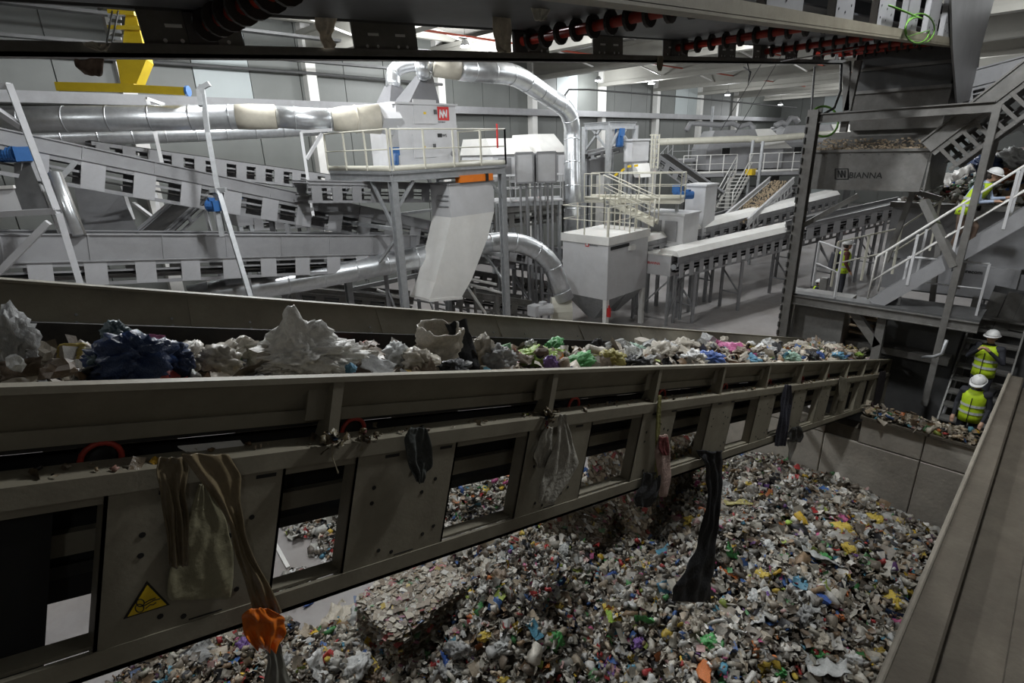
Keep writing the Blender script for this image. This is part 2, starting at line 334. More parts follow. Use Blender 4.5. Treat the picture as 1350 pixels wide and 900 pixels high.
fs.box((U0, 1.66, 0.39), (U1, 1.74, 0.405)); obj('skirt', fs, M_beige, main); obj('rubber_seal', B().box((U0, 1.47, 0.03), (U1, 1.50, 0.225)), M_rubber, main)
for u in np.arange(-2.9, 17, 1.35):
    obj('sheet_joint', B().hexa([(u, 1.498, 0.20), (u+0.05, 1.498, 0.20), (u+0.05, 1.505, 0.20), (u, 1.505, 0.20), (u, 1.673, 0.395), (u+0.05, 1.673, 0.395), (u+0.05, 1.68, 0.395), (u, 1.68, 0.395)]), M_beige, main)
bh = B()
for u in np.arange(-3.0, 17, 0.45):
    for k in (0.12, 0.3): bh.tube([(u, 1.497+0.175*k, 0.20+0.20*k), (u, 1.507+0.175*k, 0.195+0.20*k)], 0.008, 6)
obj('bolt_head', bh, M_galvs, main, kind='stuff')
# chassis plates, measured one after another
PL = [(-2.55, -1.95), (-0.87, -0.25), (0.08, 0.70), (1.28, 1.98)]
u = 2.68
while u < 17.4: PL.append((u, u+0.6)); u += 1.33
for i, (a, b) in enumerate(PL):
    m = B(); m.box((a, -0.006, -0.70), (b, 0.004, -0.07)); m.box((a, -0.006, -0.70), (a+0.012, 0.085, -0.07)); m.box((b-0.012, -0.006, -0.70), (b, 0.085, -0.07))
    p = obj('chassis_plate', m, M_beige, main)
    h = B()
    for du, dn in ((0.12, -0.25), (0.12, -0.33), (0.20, -0.60), (0.28, -0.63), (0.42, -0.25), (0.42, -0.33), (0.50, -0.27), (0.47, -0.58), (0.54, -0.55), (0.34, -0.2)):
        r = 0.011 if i < 5 else 0.009
        h.tube([(a+du, -0.004, dn), (a+du, -0.0085, dn)], r, 8)
    h.box((a+0.16, -0.0085, -0.105), (a+0.24, -0.004, -0.09)).box((a+0.50, -0.0085, -0.105), (a+0.58, -0.004, -0.09)).box((a+0.30, -0.0085, -0.655), (a+0.42, -0.004, -0.650))
    obj('bolt_hole', h, M_black, p)
    m = B(); m.box((a, 1.42, -0.70), (b, 1.43, -0.07)); obj('chassis_plate', m, M_beige, main)
for u in (-1.45, -0.05, 1.47) + tuple(2.85+1.33*k for k in range(11)):
    m = B(); m.hexa([(u-0.025, 0.0, 0.0), (u+0.025, 0.0, 0.0), (u+0.025, 0.12, 0.0), (u-0.025, 0.12, 0.0), (u-0.025, 0.005, 0.285), (u+0.025, 0.005, 0.285), (u+0.025, 0.03, 0.285), (u-0.025, 0.03, 0.285)])
    m.box((u-0.11, 0.055, 0.10), (u+0.025, 0.065, 0.285))
    obj('skirt_bracket', m, M_beige, main)
for k, u in enumerate((-2.2, -0.86, 0.13, 1.9, 3.2, 4.6, 6.0, 7.4, 8.8)):
    m = B(); m.tube([(u, 0.16, 0.0), (u, 1.4, 0.0)], 0.05, 10); r = obj('idler_roller', m, M_rubber, main, True)
    obj('roller_end_ring', B().tube([(u+0.06*math.cos(a), 0.13, 0.06*math.sin(a)) for a in np.linspace(0, 6.283, 19)], 0.010, 7, False), M_red, r, True)
a = LC((-2.6, 1.0, -0.76)); obj('support_leg', MB().ibeam((a[0], a[1], 0), a, 0.14, 0.14), M_mgrey, main)
# warning triangle on the first plate
def onplate(px, py, off=-0.009): return ony(px, py, CO[1]+off)
t3 = [onplate(163, 816), onplate(224, 797), onplate(194, 766)]
sg = obj('warning_sign', MB().prism(t3, (0, 0.004, 0)), M_black, main, label='yellow triangle sign with rollers pictogram')
cc = sum(t3)/3
obj('sign_face', MB().prism([cc+(p-cc)*0.84+V3(0, -0.003, 0) for p in t3], (0, 0.003, 0)), M_signy, sg)
pg = MB(); o_ = -0.014
def circ(px, py, r, s=0, e=360): return [onplate(px+r*math.cos(math.radians(a)), py+r*0.95*math.sin(math.radians(a)), o_) for a in np.linspace(s, e, 16)]
pg.tube(circ(185, 794.5, 5.2), 0.0018, 5).tube(circ(184, 801.5, 5.6), 0.0018, 5)
pg.tube([onplate(x, y, o_) for x, y in ((189, 799), (196, 795), (203, 791), (211, 789))], 0.002, 5).tube([onplate(x, y, o_) for x, y in ((190, 795), (197, 791), (205, 788))], 0.002, 5).tube([onplate(x, y, o_) for x, y in ((192, 802), (198, 797), (202, 797), (206, 794))], 0.0018, 5)
obj('pictogram', pg, M_black, sg)

# ------------------------------------------------------------------ the conveyor overhead
TO = math.radians(3.9); OD = V3(math.cos(TO), 0, math.sin(TO)); ON = V3(-math.sin(TO), 0, math.cos(TO)); OO = V3(1.36, 4.31, 8.14)
def LO(p): return OO + OD*p[0] + V3(0, 1, 0)*p[1] + ON*p[2]
B2 = lambda: MB(LO)
ov = thing('sorting_conveyor', 'dark overhead belt conveyor with red disc rollers seen from below', 'conveyor', LO((0, -1.1, 0)))
A0, A1, WO = -3.0, 13.6, -2.2
obj('bottom_chord', B2().box((A0, -0.04, -0.025), (A1, 0.06, 0.0)).box((A0, -0.04, -0.025), (A1, -0.025, 0.055)), M_mgrey, ov)
obj('bottom_chord', B2().box((A0, WO-0.06, 0.0), (A1, WO+0.06, 0.025)).box((A0, WO-0.06, 0.02), (A1, WO-0.045, 0.12)), M_beige, ov)
obj('top_chord', B2().box((A0, WO-0.06, 0.75), (A1, WO+0.06, 0.83)), M_beige, ov)
obj('top_chord', B2().box((A0, -0.04, 0.75), (A1, 0.06, 0.83)), M_mgrey, ov)
obj('return_belt', B2().box((A0, WO+0.14, 0.24), (A1-0.2, -0.12, 0.26)), M_belt2, ov)
obj('upper_belt', B2().box((A0, WO+0.14, 0.62), (A1, -0.12, 0.65)), M_rubber, ov)
for a, b in ((-1.65, -1.05), (-0.25, 0.36), (1.22, 1.84), (3.02, 3.56), (4.33, 4.93), (5.86, 6.53), (7.45, 8.05), (8.7, 9.3), (10.1, 10.7), (11.6, 12.2)):
    p = obj('chassis_plate', B2().box((a, -0.02, 0), (b, -0.008, 0.76)), M_mgrey, ov)
    h = B2()
    for du in (0.12, 0.22, 0.42, 0.51): h.tube([(a+du, -0.024, 0.075), (a+du, -0.0205, 0.075)], 0.013, 8)
    h.box((a+0.14, -0.024, 0.15), (a+0.24, -0.021, 0.17)).box((a+0.40, -0.024, 0.15), (a+0.50, -0.021, 0.17))
    obj('bolt_hole', h, M_logow, p)
obj('stiffener', B2().box((A0, -0.03, 0.24), (A1, -0.01, 0.30)), M_dgrey, ov)
uo = lambda px: float((ony(px, 25, OO[1]+WO)-OO)@OD)
for x0, x1 in ((850, 880), (1000, 1050), (1093, 1118), (1150, 1172), (1190, 1205), (1220, 1233), (1243, 1252), (1257, 1264)):
    a, b = uo(x0), uo(x1)
    p = obj('chassis_plate', B2().box((a, WO-0.05, 0.02), (b, WO-0.038, 0.8)).box((a, WO-0.05, 0.02), (a+0.012, WO+0.03, 0.8)).box((b-0.012, WO-0.05, 0.02), (b, WO+0.03, 0.8)), M_grey, ov)
    h = B2()
    for du, dn in ((0.15, 0.2), (0.15, 0.32), (0.5, 0.18), (0.5, 0.3), (0.8, 0.25)): h.tube([(a+du*(b-a), WO-0.054, dn), (a+du*(b-a), WO-0.05, dn)], 0.012, 7)
    obj('bolt_hole', h, M_black, p)
obj('inner_rail', B2().box((A0, WO+0.1, 0.40), (A1, WO+0.16, 0.48)), M_mgrey, ov)
for k, u in enumerate((0.10, 3.12, 6.15, 9.1, 11.6, 13.0)):
    n_ = 0.15
    r = obj('return_roller', B2().tube([(u, -0.06, n_), (u, WO+0.05, n_)], 0.045, 12), M_red, ov, True)
    for j in range(11):
        v = -0.16-j*0.19
        obj('rubber_disc', B2().tube([(u, v, n_), (u, v-0.03, n_)], 0.098, 14), M_rubber, r, False)
    obj('shaft_bracket', B2().box((u-0.09, -0.03, 0.02), (u+0.09, -0.015, 0.25)), M_dgrey, r)
pe = [ony(x, y, OO[1]+WO-0.1) for x, y in ((1254, -20), (1316, -20), (1293, 66), (1285, 130), (1262, 137), (1256, 62))]
obj('end_plate', MB().prism(pe, (0, 0.03, 0)), M_grey, ov)
obj('head_drum', B2().tube([(13.5, -0.1, 0.45), (13.5, WO+0.1, 0.45)], 0.22, 16), M_dgrey, ov, True)
# discharge hood hanging under the head of the overhead conveyor
hd = thing('discharge_hood', 'dark rubber and steel discharge hood under the end of the overhead conveyor', 'hood', V3(14.9, 3.2, 7.9))
P = onx(1125, 105, 14.4); Q = onx(1252, 128, 14.4)
obj('rubber_apron', MB().box((14.4, Q[1], Q[2]+0.2), (14.46, P[1], 9.2)), M_dgrey, hd)
obj('side_plate', MB().box((14.4, P[1]-0.03, Q[2]+0.2), (15.9, P[1], 9.2)).box((14.4, Q[1], Q[2]+0.2), (15.9, Q[1]+0.03, 9.2)), M_dgrey, hd)
obj('lower_chute', MB().hexa([(14.55, Q[1]+0.05, Q[2]-0.55), (15.8, Q[1]+0.05, Q[2]-0.55), (15.8, P[1]-0.05, Q[2]-0.55), (14.55, P[1]-0.05, Q[2]-0.55), (14.42, Q[1], Q[2]+0.22), (15.9, Q[1], Q[2]+0.22), (15.9, P[1], Q[2]+0.22), (14.42, P[1], Q[2]+0.22)]), M_mgrey, hd)
obj('stiffening_rail', MB().box((14.36, Q[1], Q[2]+0.62), (14.40, P[1], Q[2]+0.68)).box((14.36, Q[1], Q[2]+0.18), (14.40, P[1], Q[2]+0.24)), M_mgrey, hd)
# ------------------------------------------------------------------ generic builders for the plant behind
def nearbox(pxc, pyt, pyb, D, pxl, pxr):
    P = dep(pxc, pyt, D); x1 = ony(pxr, pyt, P[1])[0]; y1 = onx(pxl, pyt, P[0])[1]
    zb = ony(pxc+(pyb-pyt)*0.0, pyb, P[1])[2]
    zb = dep(pxc, pyb, D)[2] if False else zb
    return P[0], P[1], zb, x1, y1, P[2]
def conveyor(label, p0, p1, width, ph, sp, plw, mat, side=1, skirt=0.0, legs=(), group=None, cover=None, name='belt_conveyor', load=None, plmat=None, rails=True):
    """straight belt conveyor; p0, p1 are the ends of the near top chord; side=+1 when the body lies to the left of p0->p1"""
    p0 = np.array(p0, float); p1 = np.array(p1, float); L = np.linalg.norm(p1-p0); d = (p1-p0)/L
    sd = nrm(np.cross((0, 0, 1), d))*side; n = nrm(np.cross(d, sd)); n = n if n[2] > 0 else -n
    T = lambda p: p0+d*p[0]+sd*p[1]+n*p[2]
    b = lambda: MB(T)
    zb = T((L/2, width/2, -ph))
    t = thing(name, label, 'conveyor', zb, group)
    c = 0.13*ph+0.025
    for v in (0, width):
        obj('top_chord', b().box((0, v-0.03, -c), (L, v+0.03, 0)), mat, t)
        obj('bottom_chord', b().box((0, v-0.03, -ph), (L, v+0.03, -ph+c*0.8)), mat, t)
    pm_ = plmat or mat
    k = 0; u = 0.1
    # plates share one mesh each side
    pv = MB(lambda p: d*p[0]+sd*p[1]+n*p[2]).box((0, -0.012, -ph+0.01), (plw, 0.012, -0.01))
    me = mesh_from('chassis_plate', pv.v, pv.f, pm_)
    while u+plw < L:
        for v in (-0.025, width): inst('chassis_plate', me, t, T((u, v, 0)))
        u += sp; k += 1
    obj('belt', b().box((0, 0.06, 0.0), (L, width-0.06, 0.03)), M_rubber, t)
    obj('return_belt', b().box((0, 0.1, -ph*0.62), (L, width-0.1, -ph*0.57)), M_rubber, t)
    if rails: obj('inner_rail', b().box((0, 0.05, -ph*0.45), (L, 0.09, -ph*0.36)), mat, t)
    if skirt:
        for v, s in ((-0.02, -1), (width+0.02, 1)):
            obj('skirt', b().box((0, v-0.012, 0.0), (L, v+0.012, skirt)).box((0, v-0.05, skirt-0.03), (L, v+0.05, skirt)).box((0, v-0.05, 0), (L, v+0.05, 0.03)), mat, t)
    if skirt > .24:
        for u_ in np.arange(0.7, L, 1.4): obj('skirt_rib', b().box((u_, -0.055, 0.02), (u_+0.03, -0.03, skirt-0.02)), mat, t)
    if cover: obj('cover', b().hexa([(0, -0.08, skirt), (L, -0.08, skirt), (L, width+0.08, skirt), (0, width+0.08, skirt), (0, 0.1, skirt+cover), (L, 0.1, skirt+cover), (L, width-0.1, skirt+cover), (0, width-0.1, skirt+cover)]), M_white, t)
    for u in legs:
        for v in (0.0, width):
            a = T((u*L, v, -ph)); obj('leg', MB().ibeam((a[0], a[1], 0), a, 0.12, 0.12), mat, t)
        a = T((u*L, 0, -ph)); q = T((u*L, width, -ph)); zz = a[2]
        obj('leg_brace', MB().bar((a[0], a[1], zz*0.35), (q[0], q[1], zz*0.8), 0.06, 0.06).bar((a[0], a[1], zz*0.35), (q[0], q[1], q[2]*0.35), 0.06, 0.06), mat, t)
    if load:
        bb = b(); rr = random.Random(5)
        for i in range(load):
            u = rr.random()*L; v = 0.12+rr.random()*(width-0.24); s = 0.02+rr.random()*0.04
            bb.box((u, v, 0.03), (u+s, v+s, 0.03+s*0.8+0.05*rr.random()))
        obj('carried_flakes', bb, pm('flakes', (0.42, 0.33, 0.22), 0.8, 0, 0.5, 12), t, kind='stuff')
    t['_'] = 0; del t['_']
    return t, T, L
def railing(parent, pts, h=1.1, sp=1.2, mat=None, r=0.022, toe=True, kneerail=True):
    mat = mat or M_cream
    m = MB(); pts = [np.array(p, float) for p in pts]; up = V3(0, 0, 1)
    m.tube([p+up*h for p in pts], r, 7)
    if kneerail: m.tube([p+up*h*0.52 for p in pts], r*0.8, 7)
    if toe:
        for a, b in zip(pts[:-1], pts[1:]): m.bar(a+up*0.07, b+up*0.07, 0.012, 0.14)
    ro = obj('guard_rail', m, mat, parent, True)
    for a, b in zip(pts[:-1], pts[1:]):
        L = np.linalg.norm(b-a); k = max(1, int(round(L/sp)))
        for i in range(k+1):
            p = a+(b-a)*i/k
            obj('post', MB().bar(p, p+up*h, r*2, r*2, nrm(b-a)), mat, ro)
    return ro
def stairs(parent, a, b, width_dir, width, mat, n, str_h=0.24):
    """a bottom, b top of the near stringer's line, width_dir unit vector"""
    a = np.array(a, float); b = np.array(b, float); w_ = np.array(width_dir, float)*width
    d = nrm(b-a); nn = nrm(V3(0, 0, 1)-d*d[2])
    for o in (V3(0, 0, 0), w_): obj('stringer', MB().bar(a+o, b+o, 0.02, str_h, nn), mat, parent)
    hd = nrm(V3(b[0]-a[0], b[1]-a[1], 0))
    for i in range(n):
        c = a+(b-a)*(i+0.5)/n; obj('tread', MB().bar(c, c+w_, 0.26, 0.03), mat, parent)
def motor(name, label, c, axis, r, L, group=None, mat=None, cat='motor'):
    c = np.array(c, float); ax = nrm(axis); mat = mat or M_blue
    t = thing(name, label, cat, c-V3(0, 0, r), group)
    obj('housing', MB().tube([c-ax*L*0.5, c-ax*L*0.42, c+ax*L*0.25, c+ax*L*0.28], [r*0.85, r, r, r*0.7], 14), mat, t, False)
    m = MB()
    for i in range(6): p = c-ax*L*(0.38-0.1*i); m.tube([p, p+ax*L*0.03], r*1.07, 14)
    obj('cooling_fin', m, mat, t, kind='stuff'); obj('gearbox', MB().box(c+ax*L*0.42-V3(1, 1, 1)*r*0.9, c+ax*L*0.42+V3(1, 1, 1)*r*0.9), mat, t)
    obj('terminal_box', MB().box(c+V3(-r*0.5, -r*0.5, r*0.9), c+V3(r*0.5, r*0.5, r*1.4)), mat, t)
    return t
def arc(a, b, c, n=8):   # quadratic bend
    a, b, c = [np.array(p, float) for p in (a, b, c)]
    return [a*(1-t)**2+2*b*t*(1-t)+c*t*t for t in np.linspace(0, 1, n)]
def duct(name, label, pts, r, seams=(), mat=None, cat='duct', n=20):
    """pts: polyline; seam rings every ~0.9 m are parts"""
    pts = [np.array(p, float) for p in pts]; b = min(p[2] for p in pts)
    t = thing(name, label, cat, V3(*pts[0][:2], b-r))
    obj('pipe', MB().tube(pts, r, n), mat or M_galv, t, True)
    acc = 0; nxt = 0.5
    for a, c in zip(pts[:-1], pts[1:]):
        L = np.linalg.norm(c-a); d = (c-a)/L
        while nxt < acc+L:
            p = a+d*(nxt-acc); obj('seam_ring', MB().tube([p-d*0.02, p+d*0.02], r*1.035, n), mat or M_galv, t, True); nxt += 1.0
        acc += L
    return t

# ------------------------------------------------------------------ separator on its platform
K = V3(8.76, 13.46, 7.0); XE = 13.2; YE = 17.0
pf = thing('separator_platform', 'steel platform with cream guard rails and tall legs below the red logo separator', 'platform', (K[0], K[1], 0))
obj('deck', MB().box((K[0], K[1], K[2]-0.06), (XE, YE, K[2])), M_galvs, pf)
obj('edge_beam', MB().ibeam((K[0], K[1]+0.05, K[2]-0.18), (XE, K[1]+0.05, K[2]-0.18), 0.12, 0.22), M_galvs, pf)
obj('edge_beam', MB().ibeam((K[0]+0.05, K[1], K[2]-0.18), (K[0]+0.05, YE, K[2]-0.18), 0.12, 0.22), M_galvs, pf)
railing(pf, [(K[0], YE, K[2]), (K[0], K[1], K[2])], 1.08, 1.1); railing(pf, [(K[0]+0.1, K[1], K[2]), (XE, K[1], K[2]), (XE, YE, K[2])], 1.08, 1.1)
for x, y in ((K[0]+0.1, K[1]+0.1), (XE-0.1, K[1]+0.1), (K[0]+0.1, YE-0.1), (XE-0.1, YE-0.1)):
    obj('leg', MB().ibeam((x, y, 0), (x, y, K[2]-0.28), 0.2, 0.2, 0.03, (0, 1, 0)), M_galvs, pf)
b = MB()
for y in (K[1]+0.1, YE-0.1): b.bar((K[0]+0.1, y, 5.9), (K[0]+0.8, y, K[2]-0.3), 0.08, 0.08).bar((XE-0.1, y, 5.9), (XE-0.8, y, K[2]-0.3), 0.08, 0.08)
y = YE-0.1
b.bar((K[0]+0.1, y, 5.35), (XE-0.1, y, 3.2), 0.07, 0.07).bar((K[0]+0.1, y, 5.4), (XE-0.1, y, 5.4), 0.1, 0.1).bar((K[0]+0.1, y, 3.1), (XE-0.1, y, 3.1), 0.12, 0.12).bar((XE-0.1, y, 1.6), (K[0]+0.1, y, 3.1), 0.07, 0.07)
x = XE-0.1; b.bar((x, K[1]+0.1, 4.0), (x, YE-0.1, 4.0), 0.12, 0.12).bar((x, K[1]+0.1, 3.0), (x, K[1]+1.2, 4.0), 0.07, 0.07)
x = K[0]+0.1; b.bar((x, K[1]+0.1, 5.4), (x, YE-0.1, 5.4), 0.1, 0.1).bar((x, K[1]+0.1, 5.2), (x, K[1]+2.2, 3.6), 0.07, 0.07)
b.bar((K[0]+0.1, K[1]+0.1, 5.2), (K[0]+0.1, K[1]+1.2, K[2]-0.3), 0.08, 0.08)
obj('leg_brace', b, M_galvs, pf)
obj('red_beacon', MB().tube([ony(656, 195, K[1]), ony(655, 163, K[1])], 0.03, 8), M_logor, pf, label='red beacon on the platform rail')
# separator body, on the axes of the hall: front face x from 520 to 600 px
S0 = dep(521, 135, 16.9); sx1 = ony(600, 135, S0[1])[0]; sy1 = onx(497, 140, S0[0])[1]
sep = thing('air_separator', 'grey air separator housing with red square logo and hatches on the cream railed platform', 'machine', (S0[0], S0[1], K[2]))
obj('housing', MB().box((S0[0], S0[1], K[2]+0.02), (sx1, sy1+0.6, S0[2])), M_lgrey, sep)
obj('side_flange', MB().box((S0[0]-0.05, S0[1]+0.1, S0[2]-0.12), (S0[0], sy1+0.6, S0[2]+0.04)).box((S0[0]-0.02, S0[1]-0.03, K[2]), (S0[0]+0.05, S0[1], S0[2]+0.03)), M_lgrey, sep)
fz = lambda px, py: ony(px, py, S0[1]-0.02)
def face_box(x0, y0, x1, y1, Y, th=0.03):
    a = ony(x0, y1, Y); b_ = ony(x1, y0, Y); return MB().box((a[0], Y-th, a[2]), (b_[0], Y, b_[2]))
Yf = S0[1]
for (x0, y0, x1, y1) in ((546, 132, 574, 163), (546, 177, 573, 208)):
    d_ = obj('hatch', face_box(x0, y0, x1, y1, Yf), M_lgrey, sep); obj('hatch_latch', face_box(x1-2, (y0+y1)/2-3, x1+1, (y0+y1)/2+3, Yf-0.03, 0.03), M_dgrey, d_)
    obj('yellow_sticker', face_box((x0+x1)/2-1.5, (y0+y1)/2, (x0+x1)/2+1.5, (y0+y1)/2+3, Yf-0.03, 0.004), M_signy, d_)
lg = obj('red_logo_panel', face_box(577.5, 141, 591, 158.5, Yf, 0.012), M_logor, sep, label='red square logo panel with white interlocked strokes')
m = MB()
for x in (580.0, 584.4, 588.6): a = ony(x, 155.5, Yf-0.016); c = ony(x, 144.5, Yf-0.016); m.bar(a, c, 0.045, 0.006, (0, 1, 0))
for x in (580.3, 584.6): a = ony(x, 145.2, Yf-0.016); c = ony(x+3.8, 155.2, Yf-0.016); m.bar(a, c, 0.045, 0.006, (0, 1, 0))
obj('logo_mark', m, M_logow, lg)
def text(parent, s, name, org, ex, ey, size, mat, thick=0.004, bold=False):
    cu = bpy.data.curves.new(name, 'FONT'); cu.body = s; cu.size = 1.0; cu.extrude = 0.0; cu.offset = 0.012 if bold else 0
    to = bpy.data.objects.new('tmp', cu); C.objects.link(to)
    dg = bpy.context.evaluated_depsgraph_get(); me = bpy.data.meshes.new_from_object(to.evaluated_get(dg)); bpy.data.objects.remove(to)
    vs = np.array([v.co for v in me.vertices]); w_ = vs[:, 0].max()-vs[:, 0].min()
    fs = [tuple(p.vertices) for p in me.polygons]
    ex = np.array(ex, float); ey = np.array(ey, float); org = np.array(org, float)
    sx = size/w_; mb = MB(); mb.v = [org+ex*((v[0]-vs[:, 0].min())*sx)+ey*(v[1]*sx*1.0) for v in vs]; mb.f = fs
    o = obj(name, mb, mat, parent); sm = o.modifiers.new('solid', 'SOLIDIFY'); sm.thickness = thick; return o
text(sep, 'BIANNA', 'logo_lettering', ony(578, 162, Yf-0.006), (1, 0, 0), (0, 0, 1), 0.30, M_logog)
text(sep, 'WS', 'model_lettering', ony(583, 180.5, Yf-0.006), (1, 0, 0), (0, 0, 1), 0.2, M_black, bold=True)
obj('lettering_frame', face_box(577, 176, 582.5, 181, Yf-0.001, 0.006), M_black, sep)
obj('round_vent', MB().tube([fz(597, 202.5), fz(597, 202.5)-V3(0, 0.03, 0)], 0.09, 14), M_grey, sep)
# pyramid hoods
top = S0[2]; cx2 = (ony(538, 128, S0[1])[0]+ony(582, 128, S0[1])[0])/2
H2 = ony(559, 100, S0[1]+0.55)
obj('hood', MB().frustum((cx2, S0[1]+0.55, top), 0.62, 0.5, (H2[0], S0[1]+0.55, H2[2]), 0.2, 0.2), M_hood, sep)
H1 = dep(518, 113, 18.2)
obj('hood', MB().frustum((H1[0], H1[1], top-0.1), 0.55, 0.5, (H1[0], H1[1], H1[2]), 0.2, 0.2), M_hood, sep)
obj('top_rim', MB().box((S0[0]-0.06, S0[1]-0.06, top-0.04), (sx1+0.05, sy1+0.65, top+0.02)), M_lgrey, sep)
obj('inlet_cone', MB().tube([dep(500, 157, 17.0), dep(522, 157, 17.3)], [0.42, 0.5], 4), M_lgrey, sep)
motor('gear_motor', 'blue gear motor on the platform deck in front of the separator', dep(520, 208, 16.3), (0.2, 0.2, 1), 0.13, 0.45, None)

# ducts
rA = 0.34
duct('upper_duct', 'fat shiny galvanised duct running left from the separator with tan joints', [dep(-60, 160, 14.0), dep(100, 157, 14.6), dep(312, 154, 15.6)], 0.33)
t = thing('tan_duct_joint', 'tan fabric hose section of the upper duct, left of the separator', 'duct', dep(360, 168, 15.8))
obj('sleeve', MB().tube([dep(312, 154, 15.6), dep(330, 154, 15.7), dep(364, 154, 15.9)], [0.335, 0.345, 0.335], 20), M_tan, t, True)
duct('short_duct', 'short shiny duct piece between two tan hose joints', [dep(364, 154, 15.9), dep(400, 156, 16.2), dep(438, 158, 16.5)], 0.31)
t = thing('tan_duct_joint', 'flared tan hose joint plugged into the separator side', 'duct', dep(470, 175, 16.7))
obj('sleeve', MB().tube([dep(438, 158, 16.5), dep(452, 157, 16.6), dep(500, 157, 17.0)], [0.32, 0.36, 0.44], 20), M_tan, t, True)
obj('seam_ring', MB().tube([dep(468, 157, 16.7), dep(470, 157, 16.72)], 0.41, 20), M_tan, t, True)
duct('second_duct', 'thinner dull galvanised duct behind and below the tan jointed duct', [dep(-40, 184, 17.5), dep(60, 181, 18), dep(250, 175, 20), dep(430, 167, 22)], 0.32)
p1 = dep(518, 116, 18.2); p2 = dep(515, 86, 18.2); p3 = dep(560, 82, 18.0); p4 = dep(572, 84, 17.6)
duct('hood_outlet_bend', 'curved shiny duct rising from the rear separator hood', [p1]+arc(dep(518, 108, 18.2), p2, dep(545, 84, 18.1), 7)+[p3, p4], 0.24)
duct('hood_outlet_pipe', 'short vertical shiny duct above the front separator hood', [H2-V3(0, 0, 0.05), dep(557, 92, 17.2), dep(556, 80, 17.1)], 0.22)
t = thing('tan_duct_joint', 'tan hose joint behind the front hood outlet', 'duct', dep(590, 100, 17.2))
obj('sleeve', MB().tube([dep(572, 86, 17.5), dep(606, 91, 17.8)], 0.34, 18), M_tan, t, True)
e1 = dep(606, 91, 17.8)
duct('main_exhaust_duct', 'tall shiny exhaust duct bending down behind the cream railed dust filter', [e1]+arc(dep(660, 96, 19.2), dep(680, 97, 19.8), dep(700, 112, 20.6), 5)+arc(dep(728, 131, 22.4), dep(757, 143, 23.8), dep(754, 180, 24.2), 8)+[dep(755, 235, 24.2), dep(756, 320, 24.6)], 0.36)
lo0 = dep(250, 393, 14.6)
duct('lower_duct', 'long shiny duct crossing low behind the conveyor and bending down to the fan', [lo0, dep(285, 386, 14.9), dep(400, 368, 16.0)]+[dep(560, 338, 17.9)]+arc(dep(640, 321, 19.4), dep(700, 310, 20.2), dep(728, 350, 20.8), 8)+[dep(745, 395, 21.2)], 0.35)
for i, (px, py, lab) in enumerate(((402, 353, 'yellow flat package lying on top of the lower duct'),)):
    p = dep(px, py, 15.9); o = obj('package', MB().box(p-V3(0.16, 0.1, 0.04), p+V3(0.16, 0.1, 0.06)), M_signy); tag(o, lab, 'package')
p = dep(447, 341, 16.4); bag = MB().ellip(p, (0.16, 0.14, 0.11), 9, 6); o = obj('plastic_bag', bag, M_white); tag(o, 'white crumpled plastic bag lying on the lower duct', 'bag')

# chute with the white bent spout
t = thing('transfer_chute', 'grey box chute with long bent white spout hanging between the platform legs', 'chute', dep(585, 395, 16.3))
cb = nearbox(592, 243, 287, 16.6, 567, 650)
zt = cb[5]
ZS = ony(592, 287, cb[1])[2]
obj('box', MB().box((cb[0], cb[1], ZS), (cb[3], cb[4], zt)), M_lgrey, t)
obj('rim', MB().box((cb[0]-0.04, cb[1]-0.04, zt-0.03), (cb[3]+0.04, cb[4]+0.04, zt+0.02)), M_grey, t)
YB = cb[1]; YD = cb[4]-cb[1]
def sp(px, py): return ony(px, py, YB)
pl, pr = (cb[0], YB, ZS), (cb[3], YB, ZS)
m = MB(); q = [sp(573, 393), sp(610, 390), sp(619, 345), sp(601, 300)]
prof_l = [V3(cb[0], YB, ZS), sp(588, 318), sp(574, 372), sp(566, 394)]; prof_r = [V3(cb[3], YB, ZS), sp(643, 313), sp(622, 368), sp(609, 391)]
for i in range(3):
    a, b_, c, d_ = prof_l[i+1], prof_r[i+1], prof_r[i], prof_l[i]; ex = V3(0, YD, 0)
    m.hexa([a, b_, b_+ex, a+ex, d_, c, c+ex, d_+ex])
obj('spout', m, M_white, t)
obj('spout_end', MB().hexa([prof_l[3]-V3(0.02, 0.02, 0.09), prof_r[3]+V3(0.02, -0.02, -0.09), prof_r[3]+V3(0.02, YD+0.02, -0.09), prof_l[3]+V3(-0.02, YD+0.02, -0.09), prof_l[3]-V3(0.02, 0.02, 0), prof_r[3]+V3(0.02, -0.02, 0), prof_r[3]+V3(0.02, YD+0.02, 0), prof_l[3]+V3(-0.02, YD+0.02, 0)]), M_white, t)
m = MB(); a = onx(583, 268, cb[0]-0.02)
for py in (258, 264, 272): m.box(onx(584, py, cb[0]-0.03)-V3(0, 0.25, 0.02), onx(584, py, cb[0])+V3(0, 0.25, 0.02))
obj('bolted_frame', m, M_galvs, t)
p = dep(607, 240, 16.9); q = dep(651, 229, 17.2)
ob = thing('orange_cover', 'orange metal cover on top of the grey chute box', 'cover', p); x0, y0, z0, x1, y1, z1 = nearbox(607, 231.5, 241, 16.7, 600, 650)
obj('cover_box', MB().box((x0, y0, z0), (x1, y1, z1)), M_orange, ob); a_ = ony(640, 231.5, y0); obj('black_strap', MB().box((a_[0], y0-0.015, z0), (a_[0]+0.12, y1, z1+0.01)), M_black, ob)
x0, y0, z0, x1, y1, z1 = nearbox(582, 230, 237, 17.2, 578, 606)
tag(obj('sheet_cover', MB().box((x0, y0, z0), (x1, y1, z1)), M_white), 'flat white panel beside the orange cover under the platform', 'panel')

